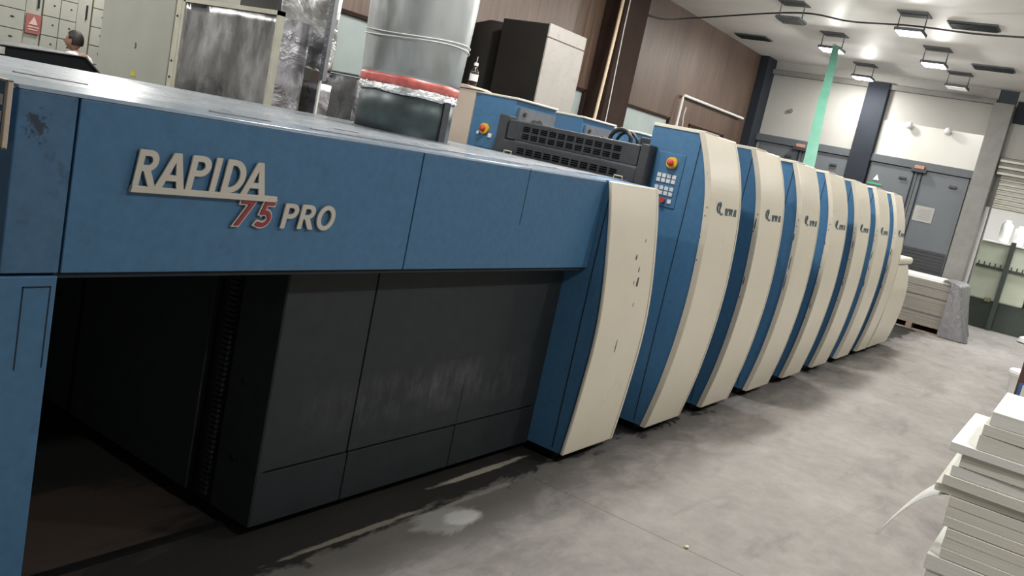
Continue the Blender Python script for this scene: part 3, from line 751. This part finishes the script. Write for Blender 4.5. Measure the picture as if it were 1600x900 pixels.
# console at the left edge of the picture
t = thing('operator_display', 'tan framed display panel at the left edge, fixed before the delivery', 'display', (.94, 1.99, 1.2))
bm = bm_()
xa, xb, ya, yb_, za, zb = .945, .957, 1.988, 2.30, 1.343, 1.494
box(bm, xa, xb, ya, ya + .013, za, zb); box(bm, xa, xb, yb_ - .028, yb_, za, zb); box(bm, xa, xb, ya, yb_, zb - .006, zb); box(bm, xa, xb, ya, yb_, za, za + .006)
mk('display_frame', bm, M['tan'], t, .002)
scn = B('display_face', M['blue_dirty'], xa + .004, xb - .001, ya + .01, yb_ - .02, za + .004, zb - .004, t)
for k in range(3): B('key', M['key'], xa + .002, xa + .004, 2.010, 2.030, 1.365 + k * .036, 1.388 + k * .036, scn, .001)
B('swing_arm', M['blue_dirty'], .957, 1.028, 2.24, 2.28, 1.38, 1.44, t, .004)

# ------------------------------------------------------------------ on and behind the press
def crumple(o, amt, scale, sub=5, seed=0, face=None):
    sb = o.modifiers.new('sub', 'SUBSURF'); sb.subdivision_type = 'SIMPLE'; sb.levels = sub; sb.render_levels = sub
    tx = bpy.data.textures.new('crumple', 'CLOUDS'); tx.noise_scale = scale; tx.noise_depth = 3
    d = o.modifiers.new('crumple', 'DISPLACE'); d.texture = tx; d.strength = amt; d.mid_level = .5; d.texture_coords = 'GLOBAL'
    for p in o.data.polygons: p.use_smooth = True
# silver exhaust duct on the delivery
DC = (3.66, 3.315)
t = thing('exhaust_duct', 'round silver exhaust duct with red tape rising from the blue delivery', 'duct', (DC[0], DC[1], 1.48))
def ring(name, zs, mat, seg=48, wob=0, **kw):
    bm = bm_(); rings = []
    for r, z in zs:
        ph = random.random() * 6
        rings.append([bm.verts.new((DC[0] + (r + random.uniform(-wob, wob)) * math.cos(2 * PI * k / seg), DC[1] + (r + random.uniform(-wob, wob)) * math.sin(2 * PI * k / seg), z + wob * 1.2 * math.sin(k * .7 + ph))) for k in range(seg)])
    for A, Bq in zip(rings, rings[1:]):
        for k in range(seg): bm.faces.new((A[k], A[(k + 1) % seg], Bq[(k + 1) % seg], Bq[k]))
    bmesh.ops.recalc_face_normals(bm, faces=bm.faces[:])
    o = mk(name, bm, mat, t, smooth=True, **kw); q = o.modifiers.new('s', 'SOLIDIFY'); q.thickness = .004; return o
mk('base_flange', cyl(bm_(), (DC[0], DC[1], 1.4805), (DC[0], DC[1], 1.487), .275, 48), M['steel'], t)
ring('lower_sleeve', [(.262, 1.487), (.262, 1.60), (.262, 1.72)], M['duct_dark'])
B('sleeve_flange', M['black'], DC[0] + .0, DC[0] + .05, DC[1] - .272, DC[1] - .255, 1.487, 1.70, t)
ring('silver_tape', [(.268, 1.690), (.271, 1.702), (.270, 1.715), (.271, 1.728), (.268, 1.740)], M['tape'], 60, .0025)
ring('red_tape', [(.270, 1.728), (.273, 1.745), (.273, 1.765), (.271, 1.782)], M['pinktape'], 60, .0015)
ring('upper_duct', [(.266, 1.74), (.272, 1.80), (.281, 2.0), (.290, 2.2), (.300, 3.0), (.300, CE)], M['galv'])
for dz, ph in ((0, 0), (-.020, .5)):
    pts = []
    for k in range(40):
        a = 2 * PI * k / 39; pts.append((DC[0] + .288 * math.cos(a), DC[1] + .288 * math.sin(a), 2.0 + dz - .012 * math.sin(a * 2 + 1.2 + ph)))
    mk('tie_wire', tube(bm_(), pts, .003, 6), M['white'], t, smooth=True)

# bottle and folded paper on the far column
t = thing('dropper_bottle', 'dark bottle with white label and thin straw on the press top', 'bottle', (5.05, 3.97, 1.86))
c = (5.05, 3.985, 1.892)
mk('bottle_body', lathe(bm_(), [(.028, 0), (.030, .01), (.030, .09), (.026, .105), (.013, .125), (.013, .14)], c), M['bottle'], t, smooth=True)
mk('paper_label', lathe(bm_(), [(.0305, .03), (.0312, .031), (.0312, .078), (.0305, .079)], c), M['white'], t)
mk('cap', lathe(bm_(), [(.015, .138), (.016, .14), (.016, .158), (.008, .162)], c), M['white'], t)
mk('straw', tube(bm_(), [(c[0], c[1], c[2] + .16), (c[0], c[1] - .004, c[2] + .205)], .002, 5), M['key'], t)
bm = bm_(); prism(bm, [(3.80, 1.863), (3.90, 1.872), (3.96, 1.887), (4.03, 1.889), (4.10, 1.864), (4.06, 1.862)], 'x', 4.95, 5.20)
mk('folded_paper', bm, M['tan'], label='folded tan paper under the bottle on the far press column', cat='paper', bevel=.002)

# tall cabinet in front of the brown wall, pale marked side towards the aisle
t = thing('tall_duct_cabinet', 'tall cabinet with dark face and pale marked side before brown wall', 'cabinet', (7.4, 5.1, F0))
B('cabinet_body', M['brown_black'], 7.08, 7.76, 4.81, 5.36, F0, 2.70, t, .006)  # body colour darkened to hold the shade of its unlit face
B('marked_panel', M['marked'], 7.075, 7.765, 4.795, 4.812, F0, 2.57, t, .002)
B('upper_panel', M['marked'], 7.075, 7.765, 4.795, 4.812, 2.582, 2.705, t, .002)
B('joint_strip', M['chip'], 7.08, 7.76, 4.799, 4.812, 2.57, 2.582, t)
t = thing('dark_cylinder_tank', 'dark round-topped tank standing behind the tall cabinet', 'tank', (7.8, 5.55, F0))
mk('tank_shell', lathe(bm_(), [(.27, 0), (.28, .03), (.28, 2.55), (.24, 2.70), (.1, 2.76)], (7.40, 5.66, F0), 28), M['brown_black'], t, smooth=True)
B('tank_foot', M['deep'], 7.2, 7.6, 5.5, 5.8, F0, F0 + .05, t)

# electrical cabinet with a 3 on its door
t = thing('electrical_cabinet', 'plain beige electrical cabinet marked 3 beside the foil panels', 'cabinet', (4.2, 6.5, F0))
B('cabinet_body', M['beige'], 4.02, 4.5, 5.975, 7.03, F0, 2.3, t, .006)
dr = B('cabinet_door', M['beige'], 4.0, 4.02, 6.06, 7.02, F0 + .08, 2.27, t, .006)
B('corner_post', M['beige_line'], 3.99, 4.03, 5.965, 6.03, F0, 2.3, t, .004)
def small_text(ch, Y, Z, X, h, mat, parent):
    cu = bpy.data.curves.new('digit', 'FONT'); cu.body = ch; cu.size = h; cu.extrude = .001; cu.offset = h * .02
    tmp = bpy.data.objects.new('tmp', cu); COL.objects.link(tmp); bpy.context.view_layer.update()
    me = bpy.data.meshes.new_from_object(tmp.evaluated_get(bpy.context.evaluated_depsgraph_get()))
    COL.objects.unlink(tmp); bpy.data.objects.remove(tmp)
    me.transform(Matrix.Translation((X, Y, Z)) @ Matrix.Rotation(-PI / 2, 4, 'Z') @ Matrix.Rotation(PI / 2, 4, 'X'))
    bm = bm_(); bm.from_mesh(me); return mk('digit', bm, mat, parent)
small_text('3', 6.52, 1.655, 3.998, .06, M['logo'], dr)
mk('warning_triangle', prism(bm_(), [(6.45, 1.44), (6.53, 1.44), (6.49, 1.50)], 'x', 3.996, 4.0), M['yellow_sign'], dr)
for z in (1.5, 1.62, 1.95): mk('screw', cyl(bm_(), (3.99, 6.0, z), (3.984, 6.0, z), .008, 8), M['dark'], t)
# foil-covered equipment behind the delivery
t = thing('foil_screen', 'large beige framed panel wrapped in foil beside the beige cabinet', 'foil panel', (4.0, 5.4, F0))
f = B('foil_sheet', M['foil_smooth'], 4.0, 4.03, 4.90, 5.93, F0 + .3, 2.06, t); crumple(f, .02, .4, 5)
bm = bm_(); box(bm, 3.99, 4.04, 4.875, 5.95, 2.06, 2.09); box(bm, 3.99, 4.04, 4.875, 4.90, F0, 2.09); box(bm, 3.99, 4.04, 5.93, 5.96, F0, 2.09)
mk('panel_frame', bm, M['beige_line'], t)
B('hinge_pin', M['black'], 4.0, 4.02, 4.915, 4.93, 2.08, 2.16, t)
B('panel_back', M['foil_dark'], 4.04, 4.3, 4.9, 5.95, F0, 2.06, t)
t = thing('foil_duct', 'bulging bright foil duct hanging above the low foil cabinet', 'foil duct', (4.6, 5.0, 1.7))
f = B('foil_skin', M['foil'], 4.38, 4.47, 4.80, 5.36, 1.77, 2.9, t, .03, segs=3); crumple(f, .07, .35, 5)
B('riveted_edge', M['steel'], 4.345, 4.38, 4.755, 4.80, 1.70, 2.9, t)
bm = bm_()
for k in range(30): cyl(bm, (4.345, 4.778, 1.74 + k * .04), (4.338, 4.778, 1.74 + k * .04), .006, 6)
mk('rivets', bm, M['foil'], t)
t = thing('foil_cabinet', 'low foil-clad cabinet with an olive corner post', 'foil cabinet', (4.6, 5.1, F0))
f = B('foil_skin', M['foil_dark'], 4.40, 4.52, 4.84, 5.43, F0, 1.68, t); crumple(f, .015, .3, 5)
B('olive_post', M['olive'], 4.36, 4.385, 5.02, 5.055, F0, 1.69, t, .003)
B('white_edge', M['white'], 4.37, 4.385, 4.80, 4.815, F0, 1.70, t)
t = thing('foil_wrapped_box', 'dark foil-wrapped box between the foil cabinet and silver duct', 'foil cabinet', (4.8, 4.75, F0))
f = B('foil_skin', M['foil_dark'], 4.94, 5.1, 5.0, 5.43, F0, 1.79, t, .02); crumple(f, .02, .3, 5)
B('top_board', M['steel'], 4.93, 5.1, 5.0, 5.43, 1.80, 1.81, t)
# dark long machine, person and drawers far behind
t = thing('dark_machine_hood', 'long dark grey machine hood in front of the person', 'machine', (3.1, 6.9, F0))
mk('hood', prism(bm_(), [(1.6, F0), (3.80, F0), (3.80, 1.395), (3.66, 1.508), (3.05, 1.478), (1.6, 1.38)], 'y', 6.6, 7.3), M['dark'], t, .02)
B('white_tag', M['white'], 3.04, 3.085, 6.585, 6.60, 1.42, 1.47, t)
mk('clear_sheet', prism(bm_(), [(3.05, 1.479), (3.66, 1.509), (3.78, 1.413), (3.79, 1.416), (3.665, 1.515), (3.05, 1.485)], 'y', 6.58, 7.32), M['plastic'], t)

def bank(x0, x1, cols, z0=F0 + .1, z1=2.4, y=12.6):
    w = (x1 - x0) / cols; r = 9; h = (z1 - z0) / r
    for c in range(cols):
        for k in range(r):
            d = B('drawer_front', M['beige'], x0 + c * w + .005, x0 + (c + 1) * w - .005, y - .02, y, z0 + k * h + .005, z0 + (k + 1) * h - .005, SW, .003)
            B('latch', M['dark'], x0 + (c + .58) * w, x0 + (c + .68) * w, y - .025, y - .02, z0 + (k + .57) * h, z0 + (k + .64) * h, d)
SW = thing('switchgear_drawers', 'wall of beige switchgear drawers behind the person at top left', 'cabinet', (6.3, 12.8, F0))
B('cabinet_body', M['olive'], 4.4, 7.9, 12.62, 13.1, F0, 2.6, SW)
bank(5.22, 6.10, 2); bank(6.33, 6.80, 2); bank(7.02, 7.5, 2)
for a, b in ((6.11, 6.32), (6.81, 7.01), (4.42, 5.2), (7.52, 7.9)):
    B('blank_panel', M['beige'], a, b, 12.60, 12.62, F0 + .05, 2.5, SW, .003)
for x in (6.26, 6.93): B('slot_handle', M['dark'], x, x + .02, 12.58, 12.60, 1.95, 2.15, SW)
t = thing('warning_sign', 'faded red warning sign with white triangle on the beige drawers', 'sign', (6.21, 12.58, 1.6))
B('sign_plate', M['sign_red'], 6.115, 6.315, 12.57, 12.58, 1.60, 1.86, t)
bm = bm_(); prism(bm, [(6.155, 1.72), (6.275, 1.72), (6.215, 1.83)], 'y', 12.565, 12.57); box(bm, 6.14, 6.29, 12.565, 12.57, 1.68, 1.695); box(bm, 6.15, 6.28, 12.565, 12.57, 1.645, 1.66)
mk('sign_marks', bm, M['sign_pale'], t)

# person in a white shirt, seen over the machine hood, facing left
def skin_body(name, verts, edges, radii, mat, parent, root=0, sub=2):
    me = bpy.data.meshes.new(name); me.from_pydata(verts, edges, [])
    o = bpy.data.objects.new(name, me); COL.objects.link(o)
    sk = o.modifiers.new('skin', 'SKIN')
    for i, r in enumerate(radii): me.skin_vertices[0].data[i].radius = (r, r) if not isinstance(r, tuple) else r
    me.skin_vertices[0].data[root].use_root = True
    sb = o.modifiers.new('sub', 'SUBSURF'); sb.levels = sub; sb.render_levels = sub
    bpy.context.view_layer.update()
    me2 = bpy.data.meshes.new_from_object(o.evaluated_get(bpy.context.evaluated_depsgraph_get()))
    COL.objects.unlink(o); bpy.data.objects.remove(o)
    bm = bm_(); bm.from_mesh(me2)
    return mk(name, bm, mat, parent, smooth=True)
PX, PY = 6.02, 11.0
def W(f, s, z):      # f forward (facing), s to the person's left, z above the floor
    fd = Vector((-.62, .78, 0)); ls = Vector((-.78, -.62, 0))
    p = Vector((PX, PY, F0)) + fd * f + ls * s; return (p.x, p.y, F0 + z)
P_ = thing('person', 'person in a white shirt facing left behind the dark machine hood', 'person', (PX, PY, F0))
V = [W(0, 0, .95), W(-.01, 0, 1.12), W(-.02, 0, 1.30), W(-.02, 0, 1.50), W(.03, 0, 1.52), W(.05, 0, 1.58),
     W(0, .19, 1.47), W(.02, .24, 1.16), W(.20, .22, .98), W(.27, .20, .96),
     W(0, -.19, 1.47), W(.02, -.24, 1.16), W(.20, -.22, .98), W(.27, -.20, .96),
     W(0, .09, .90), W(.02, .10, .48), W(0, .10, .08), W(.14, .10, .04),
     W(0, -.09, .90), W(.02, -.10, .48), W(0, -.10, .08), W(.14, -.10, .04)]
Eg = [(0, 1), (1, 2), (2, 3), (3, 4), (4, 5), (3, 6), (6, 7), (7, 8), (8, 9), (3, 10), (10, 11), (11, 12), (12, 13), (0, 14), (14, 15), (15, 16), (16, 17), (0, 18), (18, 19), (19, 20), (20, 21)]
Rd = [.14, .13, .14, .10, .05, .05, .065, .045, .035, .025, .065, .045, .035, .025, .085, .06, .045, .035, .085, .06, .045, .035]
skin_body('body', V, Eg, Rd, M['skin'], P_)
skin_body('shirt', [V[i] for i in (0, 1, 2, 3, 6, 7, 10, 11)] + [W(.02, 0, 1.50)], [(0, 1), (1, 2), (2, 3), (3, 4), (4, 5), (3, 6), (6, 7), (3, 8)], [.155, .15, .165, .125, .10, .07, .10, .07, .07], M['shirt'], P_)
skin_body('trousers', [V[i] for i in (0, 14, 15, 16, 18, 19, 20)], [(0, 1), (1, 2), (2, 3), (0, 4), (4, 5), (5, 6)], [.15, .10, .075, .06, .10, .075, .06], M['trousers'], P_)
# head: an egg with nose, brow, chin and ears
bm = bm_(); bmesh.ops.create_uvsphere(bm, u_segments=28, v_segments=20, radius=1)
fd = Vector((-.62, .78, 0)); ls = Vector((-.78, -.62, 0)); hc = Vector(W(.07, 0, 1.675))
for v in bm.verts:
    f, s, z = v.co.x, v.co.y, v.co.z
    w = 1 - .25 * max(0, -z) ** 1.5
    ff = f * .098 * (w + .1 * (f > 0) * (z < 0)); ss = s * .075 * w; zz = z * .12
    if f > .75 and abs(s) < .35: ff += .028 * math.exp(-((z + .12) / .16) ** 2) * math.exp(-(s / .16) ** 2)      # nose
    if f > .6: ff += .006 * math.exp(-((z - .22) / .1) ** 2) - .008 * math.exp(-((z - .08) / .08) ** 2) * (abs(s) > .15)
    if f > .5: ff += .010 * math.exp(-((z + .45) / .07) ** 2) * math.exp(-(s / .3) ** 2) + .012 * math.exp(-((z + .8) / .15) ** 2)
    v.co = hc + fd * ff + ls * ss + Vector((0, 0, zz))
mk('head', bm, M['skin'], P_, smooth=True)
for sgn in (1, -1):
    bm = bm_(); bmesh.ops.create_uvsphere(bm, u_segments=12, v_segments=8, radius=1)
    for v in bm.verts:
        c_ = v.co.copy(); v.co = hc + fd * (c_.x * .018 - .01) + ls * (sgn * .076 + c_.y * .008) + Vector((0, 0, c_.z * .03 - .005))
    mk('ear', bm, M['skin'], P_, smooth=True)
bm = bm_(); bmesh.ops.create_uvsphere(bm, u_segments=28, v_segments=20, radius=1)
for v in list(bm.verts):
    f, s, z = v.co
    v.co = hc + fd * (f * .105 - .008) + ls * (s * .082) + Vector((0, 0, z * .122 + .012))
    v.co.x += random.uniform(-.002, .002)
dele = [v for v in bm.verts if ((v.co - hc).dot(fd) > .045 and (v.co.z - hc.z) < .072) or (v.co.z - hc.z) < -.055 or ((v.co - hc).dot(fd) > -.005 and (v.co.z - hc.z) < .02)]
bmesh.ops.delete(bm, geom=dele, context='VERTS')
h = mk('hair', bm, M['hair'], P_, smooth=True); s = h.modifiers.new('s', 'SOLIDIFY'); s.thickness = .012; s.offset = 0
# hands
for sgn in (1, -1):
    base = Vector(W(.27, .20 * sgn, .96)); vs = [tuple(base), tuple(base + fd * .05)]; es = [(0, 1)]; rs = [.028, .035]
    for k, (ln, off) in enumerate(((.070, -.030), (.080, -.010), (.075, .010), (.060, .030))):
        a = base + fd * .09 + ls * off; b = a + fd * ln * .55 + Vector((0, 0, -.012)); c_ = b + fd * ln * .4 + Vector((0, 0, -.025))
        n0 = len(vs); vs += [tuple(a), tuple(b), tuple(c_)]; es += [(1, n0), (n0, n0 + 1), (n0 + 1, n0 + 2)]; rs += [.010, .0085, .0075]
    a = base + fd * .03 - ls * .035 * sgn; b = a + fd * .04 - ls * .025 * sgn + Vector((0, 0, -.01)); n0 = len(vs)
    vs += [tuple(a), tuple(b)]; es += [(0, n0), (n0, n0 + 1)]; rs += [.012, .009]
    skin_body('hand', vs, es, rs, M['skin'], P_, 0, 1)

# ------------------------------------------------------------------ pallet of boards by the doors
t = thing('wooden_pallet', 'wooden pallet under the grey board stack by the grey doors', 'pallet', (15.4, 2.1, F0))
z = F0
for yy in (1.74, 2.24, 2.76):
    B('bearer', M['pallet'], 15.0, 15.95, yy - .045, yy + .045, z + .018, z + .10, t)
bm = bm_()
for k in range(7): box(bm, 15.0 + k * .14, 15.1 + k * .14, 1.69, 2.81, z + .10, z + .12)
mk('deck_boards', bm, M['pallet'], t)
bm = bm_()
for k in range(3): box(bm, 15.0 + k * .42, 15.1 + k * .42, 1.69, 2.81, z, z + .018)
mk('bottom_boards', bm, M['pallet'], t)
t = thing('board_stack', 'tall stack of grey board sheets on the wooden pallet', 'board stack', (15.4, 2.1, F0 + .12))
z = F0 + .12; k = 0
while z < .72:
    h = random.uniform(.018, .05); j = random.uniform(-.008, .008)
    B('sheet_layer', M['greypaper'], 15.0 + j, 15.9 + j, 1.71 + j, 2.80 + j * .5, z, z + h - .002, t); z += h
zt = z
B('top_sheets', M['paper2'], 15.02, 15.9, 1.72, 2.8, zt, zt + .05, t, .004)
t = thing('plastic_sheet', 'cloudy plastic sheet draped over the board stack corner', 'plastic sheet', (15.4, 1.6, F0))
bm = bm_(); n = 16; rows = []
for zi in range(12):
    s = zi / 11; z = (zt + .06) * (1 - s) + (F0 + .005) * s; row = []
    for k in range(n):
        u = k / (n - 1)
        if k < 6:
            q = k / 5; row.append(bm.verts.new((14.955 - .06 * s + .02 * math.sin(k * 1.7) * s, 1.80 - q * (.105 + .30 * s), z + .0))); continue
        u = (k - 5) / (n - 6)
        x = 14.97 + u * .98; y = 1.675 - .02 - s * (.27 * (1 - u * .4)) + .045 * math.sin(k * 2.1 + zi * .4) * (s + .15)
        row.append(bm.verts.new((x, y, z)))
    rows.append(row)
top = [bm.verts.new((v.co.x, 1.95, zt + .06)) for v in rows[0]]
rows = [top] + rows
for A, Bq in zip(rows, rows[1:]):
    for k in range(n - 1): bm.faces.new((A[k], A[k + 1], Bq[k + 1], Bq[k]))
o = mk('sheet', bm, M['plastic'], t, smooth=True); s = o.modifiers.new('s', 'SOLIDIFY'); s.thickness = .004
s = o.modifiers.new('sub', 'SUBSURF'); s.levels = 2; s.render_levels = 2

# ------------------------------------------------------------------ white bucket and brown box on the right
t = thing('white_bucket', 'white plastic bucket with lid on the floor behind the paper stack', 'bucket', (10.35, .33, F0))
mk('pail', lathe(bm_(), [(.125, 0), (.13, .01), (.148, .34), (.155, .345), (.155, .36)], (10.35, .33, F0), 28), M['white'], t, smooth=True)
mk('lid', lathe(bm_(), [(.160, .36), (.163, .365), (.163, .395), (.15, .405), (.10, .40)], (10.35, .33, F0), 28), M['white'], t)
mk('wire_handle', tube(bm_(), [(10.35 - .155 * math.cos(a / 10 * PI), .33 - .16 - .01, F0 + .34 - .12 * math.sin(a / 10 * PI)) for a in range(11)], .004, 6), M['steel'], t)
t = thing('brown_carton', 'tall brown carton with blue and white print at the right edge', 'carton', (6.3, 0, F0))
B('carton_body', M['brownbox'], 6.0, 6.5, -.35, .228, F0, .98, t, .004)
B('blue_print', M['bluebag'], 5.994, 6.0, -.30, .215, .55, .80, t)
B('white_print', M['white'], 5.990, 5.994, .15, .195, .60, .79, t)

# ------------------------------------------------------------------ the stack of paper reams, bottom right
t = thing('paper_pallet', 'low wooden pallet under the tall stacks of cream paper', 'pallet', (3.3, -.2, F0))
bm = bm_()
for k in range(6): box(bm, 2.96 + k * .14, 3.05 + k * .14, -.62, .2, F0 + .09, F0 + .11)
mk('deck_boards', bm, M['pallet'], t)
for yy in (-.58, -.2, .15): B('bearer', M['pallet'], 2.96, 3.78, yy - .04, yy + .04, F0, F0 + .09, t)
def ream(zb, zt_, y, mat, label, x=3.0, rot=0., d=.50, w=.72, bev=.0015, kn=0):
    """kn>0: slightly fanned edge made of thin steps"""
    bm = bm_()
    steps = max(1, int((zt_ - zb) / .032)); hh = (zt_ - zb) / steps; off = 0
    for k in range(steps):
        off = .7 * off + random.uniform(-.003, .003)
        g = kn * (k / steps - .5)
        box(bm, x + off, x + d + off * .5, y - w + off, y + off + g, zb + k * hh + .0003, zb + (k + 1) * hh)
    bmesh.ops.rotate(bm, cent=(x, y, zb), matrix=Matrix.Rotation(rot, 3, 'Z'), verts=bm.verts[:])
    return mk('paper_ream', bm, M[mat], label=label, cat='paper', group='reams of cream paper in the corner stack', bevel=bev, segs=1)
z0 = F0 + .112
R = [(z0, .20, .185, 'paper', 'cream ream lying directly on the pallet, bottom of the stack'),
     (.20, .40, .19, 'paper', 'second cream ream above the pallet'),
     (.40, .545, .198, 'paper', 'cream ream at the bottom right corner of the photograph'),
     (.545, .595, .205, 'paper2', 'thin whiter ream jutting out near the bottom of the stack'),
     (.597, .695, .172, 'paper', 'cream ream under the thin shadow line, below the tallest ream'),
     (.697, .795, .192, 'paper', 'thick cream ream just under the jutting thin ream'),
     (.797, .823, .240, 'paper', 'thin cream ream jutting furthest left in mid stack'),
     (.824, .858, .225, 'paper', 'thin cream ream resting on the furthest jutting one'),
     (.859, .893, .215, 'paper2', 'cream ream one step below the wide flat top sheets'),
     (.894, .935, .195, 'paper', 'cream ream tucked under the wide flat top sheets')]
for a, b, y, m_, l in R: ream(a, b, y, m_, l, x=3.0 + random.uniform(-.006, .006), rot=random.uniform(-.015, .015))
ream(.936, .964, .232, 'paper2', 'wide bright ream forming the lower ledge of the stack', x=2.99, d=.62)
ream(.965, 1.012, .168, 'paper', 'cream ream lowest of the upper pile on the ledge', x=3.0, rot=.01)
ream(1.013, 1.048, .160, 'paper', 'thin cream ream in the middle of the upper pile', x=2.995, rot=-.01)
ream(1.049, 1.092, .150, 'paper2', 'white topmost ream of the upper pile', x=3.0, d=.47)
# loose curled sheet sticking out
bm = bm_(); A = []; Bq = []
for k in range(9):
    s = k / 8; y = .196 + .17 * s; z = .793 - .03 * s - .19 * s * s
    A.append(bm.verts.new((3.0 + .05 * s, y, z))); Bq.append(bm.verts.new((3.28 - .20 * s, y, z + .004)))
for k in range(8): bm.faces.new((A[k], A[k + 1], Bq[k + 1], Bq[k]))
o = mk('loose_sheet', bm, M['paper2'], label='loose curled sheet sticking out left of the paper stack', cat='paper', smooth=True)
s = o.modifiers.new('s', 'SOLIDIFY'); s.thickness = .0015
# crumb on the floor
bm = bm_(); bmesh.ops.create_icosphere(bm, subdivisions=1, radius=.012)
for v in bm.verts: v.co = Vector((3.72 + v.co.x * 1.4, 1.19 + v.co.y, F0 + .006 + v.co.z * .5))
mk('floor_crumb', bm, M['cream_pipe'], label='tiny tan crumb on the open concrete floor', cat='debris')

# ------------------------------------------------------------------ camera and world
Mr = ((0.563006, -0.800547, 0.205304), (-0.024725, -0.26462, -0.964036), (0.826083, 0.537682, -0.168776))
cam = bpy.data.cameras.new('camera'); co = bpy.data.objects.new('camera', cam); COL.objects.link(co)
cam.sensor_width = 36; cam.lens = 36 * 1358.228 / 1600; cam.clip_start = .02; cam.clip_end = 100
r, d, f = [Vector(v) for v in Mr]
co.matrix_world = Matrix(((r.x, -d.x, -f.x, 0), (r.y, -d.y, -f.y, 0), (r.z, -d.z, -f.z, 1.6), (0, 0, 0, 1)))
sc.camera = co
w = bpy.data.worlds.new('world'); sc.world = w; w.use_nodes = True
w.node_tree.nodes['Background'].inputs[0].default_value = (.8, .9, 1, 1); w.node_tree.nodes['Background'].inputs[1].default_value = .05

# lift everything so that the floor lies at z = 0
for o in list(sc.objects):
    if o.parent is None: o.location.z += .06
# procedural textures use world position: shift their z origin with the scene
for m in bpy.data.materials:
    for n_ in (m.node_tree.nodes if m.use_nodes else []):
        if n_.type == 'MAPPING': n_.inputs['Location'].default_value[2] = -.06 * n_.inputs['Scale'].default_value[2]

sc.view_settings.view_transform = 'Standard'; sc.view_settings.look = 'None'; sc.view_settings.gamma = 1
sc.view_settings.use_curve_mapping = False; sc.view_settings.exposure = -0.32
